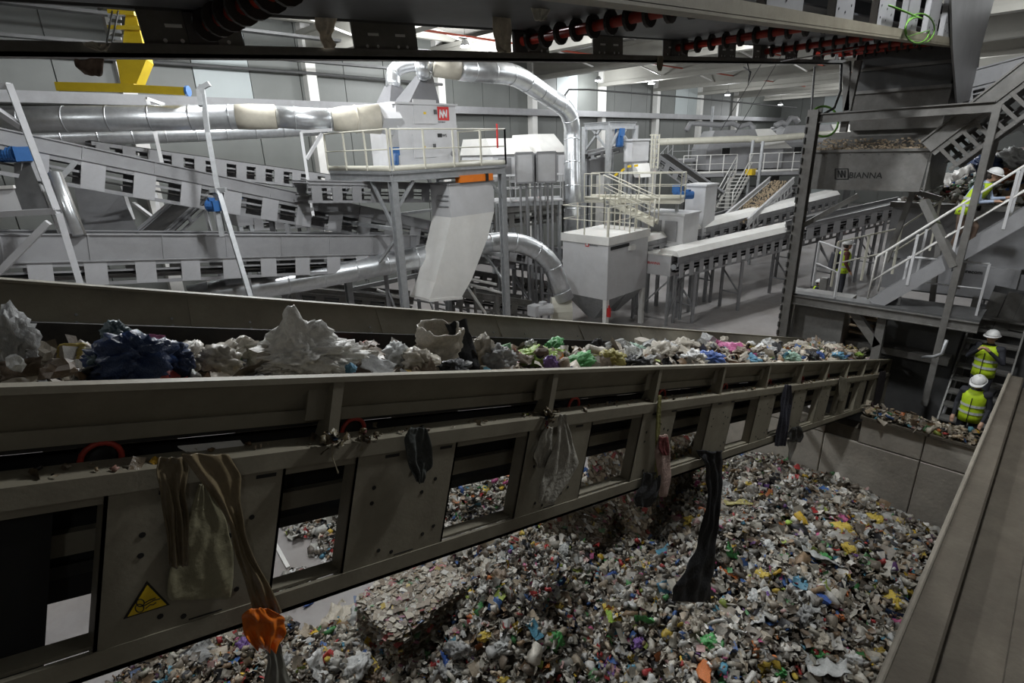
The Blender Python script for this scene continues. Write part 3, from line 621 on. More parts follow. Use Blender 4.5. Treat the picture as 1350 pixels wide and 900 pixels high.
# dust filter with railings on top
KB = V3(17.52, 12.36, 4.15); X1, Y1 = 20.39, 14.63; ZB = 1.63
df = thing('dust_filter', 'pale grey box dust filter with hopper bottom and cream railing on its roof', 'filter', (KB[0], KB[1], 0))
obj('housing', MB().box((KB[0], KB[1], ZB), (X1, Y1, KB[2]-0.02)), M_lgrey, df)
obj('roof_tray', MB().box((KB[0]-0.06, KB[1]-0.06, KB[2]-0.32), (X1+0.06, Y1+0.06, KB[2])), M_white, df)
obj('corner_post', MB().box((KB[0]-0.02, KB[1]-0.02, ZB), (KB[0]+0.05, KB[1]+0.05, KB[2]-0.3)), M_lgrey, df)
obj('vent_slot', face_box(805, 320, 829, 330, KB[1]-0.005), M_dark, df)
obj('junction_box', face_box(828, 322, 835, 330, KB[1], 0.12), M_white, df)
a = onx(774, 322, KB[0]-0.012); lg = obj('logo_square', MB().box(a-V3(0, 0.09, 0.09), a+V3(0.01, 0.09, 0.09)), M_logor, df)
obj('logo_mark', MB().box(a-V3(0.004, 0.05, 0.05), a+V3(0, 0.05, 0.05)), M_logow, lg)
text(df, 'BIANNA', 'lettering', a+V3(-0.003, -0.12, -0.05), (0, -1, 0), (0, 0, 1), 0.4, M_logog)
mx, my = (KB[0]+X1)/2, (KB[1]+Y1)/2
for cxh in (KB[0]+0.72, X1-0.72):
    obj('hopper', MB().frustum((cxh, my, 0.55), 0.16, 0.16, (cxh, my, ZB), 0.71, (Y1-KB[1])/2-0.02), M_galvs, df)
for x, y in ((KB[0]+0.1, KB[1]+0.1), (X1-0.1, KB[1]+0.1), (KB[0]+0.1, Y1-0.1), (X1-0.1, Y1-0.1)): obj('leg', MB().box((x-0.09, y-0.09, 0), (x+0.09, y+0.09, ZB)), M_white, df)
railing(df, [(X1, KB[1], KB[2]), (KB[0], KB[1], KB[2])], 1.1, 1.45, toe=False); railing(df, [(KB[0], KB[1]+0.05, KB[2]), (KB[0], Y1, KB[2]), (X1, Y1, KB[2]), (X1, KB[1]+0.6, KB[2])], 1.1, 1.1, toe=False)
gc = MB()   # ladder cage at the right corner
for i in range(7): gc.bar((X1-0.9+0.0*i, KB[1]+0.25*i+0.1, KB[2]), (X1-0.9, KB[1]+0.25*i+0.1, KB[2]+1.5), 0.03, 0.03)
for i in range(4): gc.bar((X1-0.9, KB[1]+0.1, KB[2]+0.35*i+0.3), (X1-0.9, KB[1]+1.6, KB[2]+0.35*i+0.3), 0.03, 0.03)
obj('ladder_gate', gc, M_cream, df)
motor('fan_motor', 'pale grey fan motor beside the dust filter leg', dep(716, 408, 20.6), (-0.75, 0.6, 0), 0.22, 0.75, None, M_lgrey)
fb = thing('centrifugal_fan', 'cream centrifugal fan casing below the end of the lower duct', 'fan', dep(735, 440, 21.4))
c0 = dep(740, 412, 21.6); obj('casing', MB().tube([c0-V3(0.3, -0.3, 0)*0.9, c0+V3(0.3, -0.3, 0)*0.9], 0.62, 20), M_cream, fb); obj('base_frame', MB().box((c0[0]-0.8, c0[1]-0.6, 0), (c0[0]+0.6, c0[1]+0.6, c0[2]-0.5)), M_cream, fb)
tag(obj('fire_extinguisher', MB().tube([V3(17.62, 12.30, .95), V3(17.62, 12.30, 1.3)], 0.08, 10).tube([V3(17.62, 12.30, 1.3), V3(17.62, 12.30, 1.42)], 0.03, 6), M_logor), 'red fire extinguisher at the hopper of the dust filter', 'extinguisher')
# ------------------------------------------------------------------ conveyors of the hall
conveyor('long grey inclined conveyor descending from the upper left behind the separator platform', ony(-70, 176, 16), ony(742, 338, 16), 1.1, 0.62, 1.0, 0.45, M_grey, 1, 0.33, legs=(0.35, 0.62, 0.9), plmat=M_plate)
conveyor('far grey conveyor with small square openings descending under the second duct', ony(120, 186, 21), ony(446, 232, 21), 1.0, 0.62, 0.66, 0.34, M_grey, 1, 0.0, legs=(0.4, 0.95))
conveyor('grey channel conveyor lying just beyond the foreground belt with white plates', ony(-60, 349, 15), ony(548, 334, 15), 1.0, 0.53, 0.94, 0.41, M_grey, 1, 0.6, legs=(0.5, 0.95), plmat=M_plate)
conveyor('short level conveyor feeding the white spout chute under the platform', ony(405, 243, 15.0), ony(575, 246, 15.0), 0.9, 0.5, 0.62, 0.3, M_grey, 1, 0.12)
conveyor('low conveyor passing under the lower duct left of the dust filter', ony(560, 318, 17), ony(745, 352, 17), 1.0, 0.5, 0.9, 0.4, M_grey, 1, 0.2, legs=(0.25, 0.7, 0.95))
conveyor('dusty grey conveyor on legs at floor level behind the platform legs', ony(560, 352, 18.5), ony(745, 378, 18.5), 1.0, 0.5, 0.8, 0.3, M_mgrey, 1, 0.15, legs=(0.15, 0.5, 0.85))
conveyor('small conveyor seen through the far left frame below the long inclined one', dep(330, 287, 21), dep(470, 280, 24), 0.9, 0.5, 0.8, 0.35, M_grey, 1, 0.1, legs=(0.5,))
conveyor('dark low conveyor on the floor under the lower duct left of the platform leg', dep(380, 384, 19), dep(545, 398, 20.5), 1.0, 0.5, 0.8, 0.3, M_mgrey, 1, 0.2, legs=(0.1, 0.5, 0.9))
conveyor('dark low conveyor on the floor behind the white spout end', dep(600, 388, 21.5), dep(700, 402, 23), 1.0, 0.5, 0.8, 0.3, M_mgrey, 1, 0.2, legs=(0.1, 0.5, 0.9))
t = thing('pipe_rack', 'white pipes on a low rack behind the white spout end', 'rack', dep(640, 400, 20.5))
for a, b in (((616, 367), (655, 375)), ((616, 374), (662, 386)), ((616, 378), (641, 414)), ((497, 382), (526, 392))): obj('white_pipe', MB().tube([dep(*a, 19.8), dep(*b, 19.8)], 0.05, 8), M_white, t, True)
for px, py in ((625, 374), (655, 380), (510, 387)): p = dep(px, py, 19.9); obj('rack_post', MB().bar((p[0], p[1], 0), p, .08, .08), M_mgrey, t)
# steep apron conveyor at the left
conveyor('steep grey apron conveyor with cross bars rising to the long inclined conveyor', dep(178, 312, 14.5), dep(262, 240, 16.5), 0.9, 0.25, 0.9, 0.12, M_grey, -1, 0.1)
# right-hand covered conveyor
ra, rb_ = dep(893, 348, 22.5), dep(1200, 274, 32.0)
conveyor('long inclined conveyor with white covers rising to the right above the open floor', ra, rb_, 1.0, 0.62, 0.62, 0.26, M_grey, 1, 0.3, legs=(0.06, 0.22, 0.42, 0.62, 0.82), cover=0.22, plmat=M_plate)
conveyor('second white covered conveyor just behind the long covered one', dep(852, 326, 23.5), dep(1105, 262, 31.5), 0.9, 0.45, 0.7, 0.3, M_grey, 1, 0.25, legs=(0.3, 0.75), cover=0.2)
x0, y0, z0, x1, y1, z1 = nearbox(885, 338, 364, 22.6, 853, 893)
hb = thing('conveyor_tail_box', 'grey box at the low end of the white covered conveyor beside the dust filter', 'box', (x0, y0, 0))
obj('box', MB().box((x0, y0, z0), (x0+1.4, y0+1.9, z1)), M_lgrey, hb); obj('lid', MB().box((x0-0.05, y0-0.05, z1), (x0+1.45, y0+1.95, z1+0.06)), M_white, hb)
a = onx(862, 347, x0-0.01); text(hb, 'BIANNA', 'lettering', a+V3(-0.006, 0.3, -0.04), (0, -1, 0), (0, 0, 1), 0.6, M_logor)
obj('bearing', MB().tube([ony(888, 352, y0), ony(888, 352, y0-0.12)], 0.12, 10), M_galvs, hb)
b = MB()
for dx, dy in ((0.1, 0.1), (1.3, 0.1), (0.1, 1.8), (1.3, 1.8), (0.7, 0.1), (0.7, 1.8)): b.bar((x0+dx, y0+dy, 0), (x0+dx, y0+dy, z0), 0.1, 0.1)
b.bar((x0+0.1, y0+0.1, 0.3), (x0+1.3, y0+0.1, z0-0.2), 0.06, 0.06).bar((x0+0.1, y0+1.8, 0.3), (x0+0.1, y0+0.1, z0-0.2), 0.06, 0.06); obj('stand', b, M_galvs, hb)
conveyor('steep conveyor loaded with brown flakes rising in the middle distance', dep(985, 296, 26.5), dep(1046, 240, 31), 1.25, 0.5, 0.6, 0.2, M_lgrey, 1, 0.3, load=700)
conveyor('far conveyor with white plates behind the red hopper column', dep(1062, 300, 25), dep(1210, 266, 29), 1.0, 0.6, 1.0, 0.5, M_grey, 1, 0.2, legs=(0.3, 0.7), plmat=M_plate)
conveyor('far inclined conveyor left of the sorting cabins', dep(866, 204, 34), dep(940, 256, 31), 0.9, 0.6, 0.85, 0.4, M_grey, 1, 0.1)
conveyor('grey conveyor in the shade below the sorting cabin walkway', dep(945, 296, 28), dep(1060, 262, 33), 1.0, 0.7, 0.8, 0.35, M_grey, 1, 0.3)
conveyor('distant level conveyor under the cabin floor', dep(985, 246, 36), dep(1064, 246, 37), 1.0, 0.8, 1.0, 0.4, M_grey, 1, 0)

# pale machinery hoods and cabinets behind the exhaust duct
def boxthing(name, label, cat, pxc, pyt, pyb, D, pxl, pxr, mat, cap=True, legs=True, legmat=None, dy=None):
    x0, y0, z0, x1, y1, z1 = nearbox(pxc, pyt, pyb, D, pxl, pxr)
    if dy: y1 = y0+dy
    t = thing(name, label, cat, (x0, y0, 0))
    obj('housing', MB().box((x0, y0, z0), (x1, y1, z1)), mat, t)
    if cap: obj('rim', MB().box((x0-0.06, y0-0.06, z1-0.05), (x1+0.06, y1+0.06, z1+0.03)), mat, t)
    if legs:
        b = MB()
        for x, y in ((x0+0.1, y0+0.1), (x1-0.1, y0+0.1), (x0+0.1, y1-0.1), (x1-0.1, y1-0.1)): b.box((x-0.07, y-0.07, 0), (x+0.07, y+0.07, z0))
        obj('stand', b, legmat or M_galvs, t)
    return t, (x0, y0, z0, x1, y1, z1)
for pxc, pyt, pyb, D, pxl, pxr, lab in ((645, 182, 240, 24, 636, 706, 'pale optical sorter hood with sloping white top, behind the platform rail'), (712, 176, 242, 26, 705, 750, 'pale optical sorter hood with sloping white top, behind the exhaust duct')):
    x0, y0, z0, x1, y1, z1 = nearbox(pxc, pyt, pyb, D, pxl, pxr); y1 = y0+2.2
    t = thing('optical_sorter', lab, 'machine', (x0, y0, 0)); zm = z0+(z1-z0)*0.62
    obj('housing', MB().hexa([(x0, y0, z0), (x1, y0, z0), (x1, y1, z0), (x0, y1, z0), (x0+0.25, y0+0.1, zm), (x1-0.25, y0+0.1, zm), (x1-0.25, y1, zm), (x0+0.25, y1, zm)]), M_lgrey, t)
    obj('white_top', MB().hexa([(x0+0.1, y0-0.05, zm), (x1-0.1, y0-0.05, zm), (x1-0.1, y1, zm), (x0+0.1, y1, zm), (x0+0.35, y0+0.6, z1), (x1-0.45, y0+0.6, z1), (x1-0.45, y1, z1), (x0+0.35, y1, z1)]), M_white, t)
    a = ony(pxc+22, pyb-36, y0); obj('side_panel', MB().box((x0+0.5, y0-0.03, z0+0.1), (x0+1.3, y0, zm-0.15)), M_grey, t)
    b = MB()
    for x, y in ((x0+0.1, y0+0.1), (x1-0.1, y0+0.1), (x0+0.1, y1-0.1), (x1-0.1, y1-0.1)): b.box((x-0.08, y-0.08, 0), (x+0.08, y+0.08, z0))
    obj('stand', b, M_galvs, t)
t, bx = boxthing('control_cabinet', 'pair of grey control cabinets with framed doors on thin legs behind the exhaust duct', 'cabinet', 704, 202, 240, 22, 680, 734, M_grey, False, False)
x0, y0, z0, x1, y1, z1 = bx
# the two cabinet doors face the camera: rebuild as a panel frame turned to the hall diagonal
pz0, pz1 = dep(700, 241, 22)[2], dep(700, 201, 22)[2]
for (a0, a1) in ((680, 703), (708, 733)):
    A = dep(a0, 220, 22); Bp = dep(a1, 220, 22); dd = nrm((Bp-A)*V3(1, 1, 0)); nn = np.cross(dd, (0, 0, 1))
    A2 = V3(A[0], A[1], pz0); B3 = V3(Bp[0], Bp[1], pz0); hh = V3(0, 0, pz1-pz0)
    dr = obj('door', MB().hexa([A2, B3, B3-nn*0.3, A2-nn*0.3, A2+hh, B3+hh, B3+hh-nn*0.3, A2+hh-nn*0.3]), M_lgrey, t)
    fr = MB()
    for p, q in ((A2, B3), (A2+hh, B3+hh), (A2, A2+hh), (B3, B3+hh)): fr.bar(p+nn*0.02, q+nn*0.02, 0.07, 0.07, nn)
    obj('door_frame', fr, M_grey, dr)
b = MB()
for px in (686, 694, 705, 712, 722, 728): p = dep(px, 241, 22.3); b.bar((p[0], p[1], 0), p, 0.07, 0.07)
obj('leg', b, M_grey, t, kind='stuff')
A = dep(650, 268, 23.5); Bq = dep(742, 264, 23.5); Bq[2] = A[2]
t = thing('shaded_walkway', 'low railed walkway in the shade below the grey control cabinets', 'platform', (A[0], A[1], 0)); n_ = nrm(np.cross((0, 0, 1), Bq-A))
obj('deck', MB().hexa([A-V3(0, 0, .15), Bq-V3(0, 0, .15), Bq+n_-V3(0, 0, .15), A+n_-V3(0, 0, .15), A, Bq, Bq+n_, A+n_]), M_galvs, t); railing(t, [A, Bq], 1.1, .8, M_lgrey); railing(t, [A+n_, Bq+n_], 1.1, .9, M_lgrey)
for f_ in (.05, .5, .95): p = A+(Bq-A)*f_; obj('leg', MB().bar((p[0], p[1], 0), p, .1, .1), M_galvs, t)
conveyor('dark conveyor in the shade behind the control cabinet legs', dep(648, 283, 25), dep(745, 272, 27), 1.2, .7, .8, .3, M_mgrey, 1, .3)
# gantry frame with blue motor
G = dep(803, 165, 24.5); gx1 = ony(838, 165, G[1])[0]; gy1 = onx(771, 160, G[0])[1]
t = thing('hoist_gantry', 'grey four-post steel gantry with knee braces over the pale hopper', 'gantry', (G[0], G[1], 0))
for x, y in ((G[0], G[1]), (gx1, G[1]), (G[0], gy1), (gx1, gy1)): obj('leg', MB().box((x-0.1, y-0.1, 0), (x+0.1, y+0.1, G[2])), M_galvs, t)
for p, q in (((G[0], G[1]), (gx1, G[1])), ((G[0], gy1), (gx1, gy1)), ((G[0], G[1]), (G[0], gy1)), ((gx1, G[1]), (gx1, gy1)), (((G[0]+gx1)/2, G[1]), ((G[0]+gx1)/2, gy1))):
    obj('top_beam', MB().ibeam((*p, G[2]), (*q, G[2]), 0.15, 0.3), M_galvs, t)
b = MB()
for x in (G[0], gx1):
    b.bar((x, G[1]+0.1, G[2]-1.0), (x, G[1]+0.9, G[2]-0.15), 0.09, 0.09).bar((x, gy1-0.1, G[2]-1.0), (x, gy1-0.9, G[2]-0.15), 0.09, 0.09)
b.bar((G[0]+0.1, G[1], G[2]-1.0), (G[0]+0.8, G[1], G[2]-0.15), 0.09, 0.09); obj('knee_brace', b, M_galvs, t)
motor('gear_motor', 'upright blue gear motor under the steel gantry', dep(817, 183, 25.3), (0, 0, 1), 0.18, 0.7)
conveyor('dark belt with red edge running under the steel gantry', dep(776, 204, 25.5), dep(822, 193, 26.5), 1.0, 0.25, 0.6, 0.2, M_grey, 1, 0.05)
t, bx = boxthing('feed_hopper', 'pale upright hopper box under the gantry with white sloped outlet', 'hopper', 834, 184, 213, 25.5, 823, 856, M_lgrey, True, True)
x0, y0, z0, x1, y1, z1 = bx
obj('lower_box', MB().hexa([(x0+0.3, y0+0.3, z0-0.9), (x1-0.3, y0+0.3, z0-0.9), (x1-0.3, y1, z0-0.9), (x0+0.3, y1, z0-0.9), (x0, y0, z0), (x1, y0, z0), (x1, y1, z0), (x0, y1, z0)]), M_grey, t)
c0 = [ony(836, 216, y0-0.05), ony(856, 215, y0-0.05), ony(858, 233, y0-0.4), ony(845, 234, y0-0.4)]
obj('white_outlet', MB().prism(c0, (0, 0.35, 0)), M_white, t)
b = MB(); sgn = [dep(806+i*4.4, 236-i*3.0 if i < 5 else 221-(i-5)*0.5, 24.8) for i in range(9)]
for i in range(8): b.add([sgn[i], sgn[i+1], sgn[i+1]+V3(0, 0, 0.1), sgn[i]+V3(0, 0, 0.1), sgn[i]+V3(-.02, .02, 0), sgn[i+1]+V3(-.02, .02, 0), sgn[i+1]+V3(-.02, .02, 0.1), sgn[i]+V3(-.02, .02, 0.1)], [(0, 1, 2, 3), (7, 6, 5, 4)]) if i % 2 else None
obj('hazard_stripe', b, M_signy, t)
boxthing('machine_housing', 'grey machine body under the gantry, left of the pale hopper', 'machine', 778, 208, 232, 26, 772, 806, M_grey, False, True)
boxthing('grey_hopper', 'tall grey box hopper right of the railed walkway', 'hopper', 931, 244, 310, 24.5, 905, 946, M_lgrey, True, True)
t, bx = boxthing('drive_box', 'low grey box with bolted doors behind the dust filter', 'box', 902, 283, 326, 23.2, 850, 922, M_lgrey, True, True)
x0, y0, z0, x1, y1, z1 = bx
for fy in (0.15, 0.55): obj('door', MB().box((x0-0.05, y0+(y1-y0)*fy, z0+0.25), (x0, y0+(y1-y0)*(fy+0.3), z1-0.3)), M_grey, t)
motor('gear_motor', 'blue gear motor on the side of the tall grey hopper', dep(907, 257, 24.3), (-0.6, 0.8, 0), 0.17, 0.5)
motor('gear_motor', 'blue gear motor at the end of the railed walkway', dep(893, 256, 24.6), (0, 0, 1), 0.2, 0.6)
# walkway behind the dust filter with a stair
wa, wb_ = dep(790, 262, 24.5), dep(897, 264, 23.0)
t = thing('service_walkway', 'cream railed service walkway with stair behind the dust filter', 'platform', (wa[0], wa[1], 0)); nn = nrm(np.cross(wb_-wa, (0, 0, -1))); nn[2] = 0
zf = min(wa[2], wb_[2]); wa[2] = wb_[2] = zf
wl0 = wa-(wb_-wa)*0.2
obj('deck', MB().hexa([wl0-V3(0, 0, .15), wb_-V3(0, 0, .15), wb_+nn*1.0-V3(0, 0, .15), wl0+nn*1.0-V3(0, 0, .15), wl0, wb_, wb_+nn*1.0, wl0+nn*1.0]), M_cream, t)
railing(t, [wl0, wa], 1.1, 1.0); railing(t, [wa+(wb_-wa)*0.25, wb_, wb_+nn], 1.1, 1.0); railing(t, [wl0+nn, wb_+nn], 1.1, 1.3)
sa = dep(862, 296, 22.0)
stairs(t, sa, wa+(wb_-wa)*0.05, nn*-1, -0.8, M_cream, 7, 0.2)
m = MB()
for o in (0, 0.8): m.tube([sa+nn*o+V3(0, 0, 1.0), wa+(wb_-wa)*0.05+nn*o+V3(0, 0, 1.05)], 0.025, 6).tube([sa+nn*o+V3(0, 0, 0.5), wa+(wb_-wa)*0.05+nn*o+V3(0, 0, 0.55)], 0.02, 6).bar(sa+nn*o, sa+nn*o+V3(0, 0, 1.0), 0.04, 0.04)
obj('stair_rail', m, M_cream, t, True)
for px in (800, 845, 893): p = dep(px, 266, 23.8); obj('leg', MB().bar((p[0], p[1], 0), (p[0], p[1], zf), 0.12, 0.12), M_galvs, t)
# ladder cage right of the hopper
t = thing('ladder_cage', 'cream ladder with safety cage beside the pale hopper', 'ladder', dep(866, 235, 25.5)); m = MB(); A = dep(858, 222, 25.2); Bq = dep(868, 176, 25.2)
for px in (858, 862, 867): p = dep(px, 222, 25.5); m.bar((p[0], p[1], p[2]), (p[0], p[1], dep(px, 177, 25.5)[2]), 0.05, 0.05)
for py in range(178, 222, 6): m.bar(dep(857, py, 25.5), dep(868, py, 25.5), 0.05, 0.05)
obj('rungs', m, M_cream, t)

# sorting cabins with walkway and stair
for pxc, pyt, pym, pyb, D, pxl, pxr, lab in ((1005, 170, 194, 222, 36, 930, 1046, 'grey sorting cabin with sloped white roof and small dark window, left one'), (1095, 164, 186, 220, 37, 1022, 1150, 'grey sorting cabin with sloped white roof, right one partly behind the steel column')):
    A = dep(pxl, pyb, D); Bq = dep(pxr, pyb, D); d = nrm((Bq-A)*V3(1, 1, 0)); n_ = np.cross((0, 0, 1), d)   # n_ points away
    L = np.linalg.norm((Bq-A)*V3(1, 1, 0)); z0, zm, z1 = dep(pxc, pyb, D)[2], dep(pxc, pym, D)[2], dep(pxc, pyt, D)[2]
    T = lambda p, A=A, d=d, n_=n_: V3(A[0], A[1], 0)+d*p[0]+n_*p[1]+V3(0, 0, p[2])
    t = thing('sorting_cabin', lab, 'cabin', T((L/2, 1.5, z0)))
    obj('housing', MB(T).box((0, 0, z0), (L*0.86, 3.2, zm)), M_grey, t)
    obj('upper_housing', MB(T).hexa([(0, 0, zm), (L*0.62, 0, zm), (L*0.62, 3.2, zm), (0, 3.2, zm), (L*0.1, 0.5, z1), (L*0.55, 0.5, z1), (L*0.55, 2.8, z1), (L*0.1, 2.8, z1)]), M_grey, t)
    obj('white_roof', MB(T).hexa([(L*0.62, -0.05, zm-0.1), (L*0.95, -0.05, zm-0.1), (L*0.95, 3.2, zm-0.1), (L*0.62, 3.2, zm-0.1), (L*0.55, 0.45, z1), (L*0.72, 0.45, z1), (L*0.72, 2.8, z1), (L*0.55, 2.8, z1)]), M_white, t)
    w0 = L*0.17; o = obj('window', MB(T).box((w0, -0.04, z0+0.9), (w0+0.5, 0.0, z0+1.35)), M_dark, t); obj('window_frame', MB(T).box((w0-0.06, -0.03, z0+0.84), (w0+0.56, -0.005, z0+1.41)), M_galvs, o)
    obj('stand', MB(T).box((0.2, 0.3, 0), (0.5, 0.6, z0)).box((L*0.8, 0.3, 0), (L*0.8+0.3, 0.6, z0)).box((0, 0, z0-0.5), (L*0.86, 3.2, z0-0.1)), M_dgrey, t)
A = dep(900, 230, 34); Bq = dep(1062, 231, 34); zf = A[2]; d = nrm((Bq-A)*V3(1, 1, 0)); n_ = np.cross((0, 0, 1), d)
A = V3(A[0], A[1], zf); Bq = V3(Bq[0], Bq[1], zf)
t = thing('cabin_walkway', 'long walkway with white railing in front of the sorting cabins', 'platform', (A[0], A[1], 0))
obj('deck', MB().hexa([A-V3(0, 0, .2), Bq-V3(0, 0, .2), Bq+n_*1.6-V3(0, 0, .2), A+n_*1.6-V3(0, 0, .2), A, Bq, Bq+n_*1.6, A+n_*1.6]), M_grey, t)
L = np.linalg.norm(Bq-A); s0, s1 = 0.43, 0.53
railing(t, [A, A+(Bq-A)*s0], 1.1, 0.9, M_white); railing(t, [A+(Bq-A)*s1, Bq], 1.1, 0.9, M_white)
q0 = A+(Bq-A)*s0; ss = dep(943, 276, 32.5)
stairs(t, ss, q0, d, 0.95, M_white, 10, 0.25)
m = MB()
for o in (0, 0.95): m.tube([ss+d*o+V3(0, 0, 1.0), q0+d*o+V3(0, 0, 1.05)], 0.03, 6).tube([ss+d*o+V3(0, 0, 0.5), q0+d*o+V3(0, 0, 0.55)], 0.025, 6).bar(ss+d*o, ss+d*o+V3(0, 0, 1.0), 0.05, 0.05)
obj('stair_rail', m, M_white, t, True)
for f_ in (0.02, 0.35, 0.62, 0.98): p = A+(Bq-A)*f_; obj('leg', MB().bar((p[0], p[1], 0), (p[0], p[1], zf), 0.16, 0.16), M_dgrey, t)
o = dep(990, 226, 33.9); tag(obj('storage_bin', MB().box(o-V3(.35, .2, .2), o+V3(.35, .2, .15)), M_signy), 'small yellow bin on the cabin walkway by the stair head', 'bin')
t = thing('back_walkway', 'upper grey railed stair and landing left of the sorting cabins', 'platform', dep(890, 212, 38)); A = dep(886, 212, 38); Bq = dep(928, 212, 38); Bq[2] = A[2]
obj('deck', MB().bar(A, Bq, 1.0, 0.15), M_grey, t); railing(t, [A, Bq], 1.2, 0.9, M_lgrey); railing(t, [A+V3(0, 0, .3), dep(866, 230, 36)], 1.1, 0.9, M_lgrey)
# cream pipe and wavy exhaust pipes at the cabins
duct('cream_pipe', 'thin cream pipe running level in front of the sorting cabins', [dep(868, 187, 33), dep(905, 186, 33.2), dep(985, 183, 34), dep(1000, 184, 34), dep(1060, 179, 34.6), dep(1160, 172, 35)], 0.2, mat=M_cream, cat='pipe', n=12)
t = thing('exhaust_pipe', 'wavy pale pipe above the left sorting cabin', 'pipe', dep(950, 165, 35.5))
obj('pipe', MB().tube([dep(905, 172, 36), dep(910, 163, 36), dep(925, 163, 36), dep(950, 165, 36), dep(965, 162, 36), dep(975, 167, 36), dep(988, 163, 36), dep(993, 168, 36), dep(994, 176, 36), dep(1022, 172, 36)], 0.17, 10), M_grey, t, True)
t = thing('exhaust_pipe', 'S shaped pale pipe on top of the right sorting cabin', 'pipe', dep(1030, 165, 36))
obj('pipe', MB().tube([dep(1022, 166, 37), dep(1030, 162, 37), dep(1036, 164, 37), dep(1042, 156, 37), dep(1049, 157, 37), dep(1052, 162, 37)], 0.2, 10), M_grey, t, True)
for px, yt, yb, D, lab in ((993, 185, 240, 33.5, 'thin grey post carrying the cream pipe, nearest the cabin stair'), (1006, 186, 268, 32.5, 'taller grey post right of the cabin stair'), (940, 140, 186, 38, 'cream pipe post left of the left cabin')):
    a = dep(px, yt, D); z_ = 0.0; o = obj('support_post', MB().box((a[0]-0.07, a[1]-0.07, z_), (a[0]+0.07, a[1]+0.07, a[2])), M_galvs); tag(o, lab, 'post')

# left-hand frames, tubes and motors
def frame(label, segs, mat, w_=0.13, name='steel_trestle', foot=True):
    b_ = segs[0][1]; t = thing(name, label, 'trestle', b_)
    for p, q in segs: obj('steel_bar', MB().bar(p, q, w_, w_), mat, t)
    return t
D1 = 10.5
frame('left grey post and bracket frame standing in front of the long inclined conveyor', [(dep(12, 112, D1), dep(75, 278, D1)), (dep(78, 282, D1), dep(150, 520, D1+0.3)), (dep(-5, 113, D1), dep(12, 113, D1)), (dep(-5, 145, D1), dep(30, 168, D1)), (dep(64, 293, D1), dep(-2, 360, D1)), (dep(-30, 284, D1), dep(76, 278, D1))], M_plate, 0.11)
frame('slender grey post with top bracket crossing in front of the upper duct', [(dep(266, 112, 12.5), dep(274, 175, 12.6)), (dep(274, 175, 12.6), dep(288, 255, 12.7)), (dep(288, 252, 12.7), dep(350, 458, 13.1)), (dep(283, 250, 12.8), dep(293, 312, 12.9)), (dep(262, 118, 12.5), dep(276, 110, 12.5)), (dep(262, 118, 12.5), dep(265, 140, 12.5)), (dep(277, 251, 12.7), dep(298, 250, 12.7))], M_galvs, 0.1)
frame('thin grey post rising between the ducts at upper left', [(dep(195, 132, 17), dep(214, 217, 17)), (dep(193, 130, 17), dep(216, 138, 17.5))], M_lgrey, 0.1)
frame('thin white L shaped post left of the platform railing', [(dep(397, 175, 15.5), dep(413, 285, 15.5)), (dep(396, 174, 15.5), dep(438, 171, 15.8)), (dep(404, 210, 15.5), dep(424, 176, 15.7))], M_lgrey, 0.08)
frame('pair of grey posts under the long inclined conveyor', [(dep(160, 243, 18), dep(176, 290, 18)), (dep(205, 255, 18), dep(212, 290, 18)), (dep(176, 268, 17.5), dep(232, 310, 17.0))], M_lgrey, 0.1)
t = thing('glossy_tube', 'bright glossy vertical tube at the left behind the post frame', 'tube', dep(100, 308, 11.5)); obj('tube', MB().tube([dep(70, 228, 11.5), dep(103, 310, 11.6)], 0.10, 14), M_galv, t, True); obj('dark_edge', MB().tube([dep(74, 228, 11.62), dep(107, 310, 11.72)], 0.10, 10), M_mgrey, t, True)
x = dep(60, 200, 12.2)
t = thing('steel_column', 'wide grey steel column behind the left post', 'column', dep(70, 310, 12)); obj('web', MB().bar(dep(48, 200, 12), dep(92, 315, 12.1), 0.3, 0.05, nrm(-ZC)), M_grey, t); obj('flange', MB().bar(dep(40, 200, 11.95), dep(84, 315, 12.05), 0.03, 0.18, nrm(-ZC)), M_lgrey, t); obj('brace', MB().bar(dep(75, 240, 11.9), dep(100, 213, 12), 0.14, 0.1), M_galvs, t)
motor('gear_motor', 'blue gear motor at the left edge below the upper duct', dep(14, 203, 11.5), nrm(XI), 0.16, 0.6)
motor('gear_motor', 'small blue gear motor low behind the left post frame', dep(50, 262, 12.6), nrm(XI), 0.16, 0.3)
motor('gear_motor', 'round blue motor at the slender post under the conveyor plates', dep(280, 271, 12.8), nrm(XI), 0.13, 0.26)
motor('gear_motor', 'blue motor tucked behind the inclined conveyor plates', dep(303, 256, 16.8), nrm(XI), 0.16, 0.4)
t = thing('drive_enclosure', 'pale grey drive enclosure panel at the left edge on the frame beam', 'enclosure', dep(10, 282, 11.2)); a = dep(-25, 280, 11.2); obj('panel', MB().hexa([dep(-40, 283, 11.2), dep(30, 279, 11.2), dep(30, 279, 12), dep(-40, 283, 12), dep(-40, 250, 11.2), dep(18, 247, 11.2), dep(18, 247, 12), dep(-40, 250, 12)]), M_lgrey, t); obj('trim_strip', MB().bar(dep(-40, 249, 11.15), dep(19, 246, 11.15), 0.06, 0.06), M_white, t)
obj('dark_guard', MB().hexa([dep(22, 278, 11.6), dep(64, 275, 11.6), dep(64, 275, 12.3), dep(22, 278, 12.3), dep(18, 215, 11.6), dep(40, 215, 11.6), dep(40, 215, 12.3), dep(18, 215, 12.3)]), M_dgrey, t)
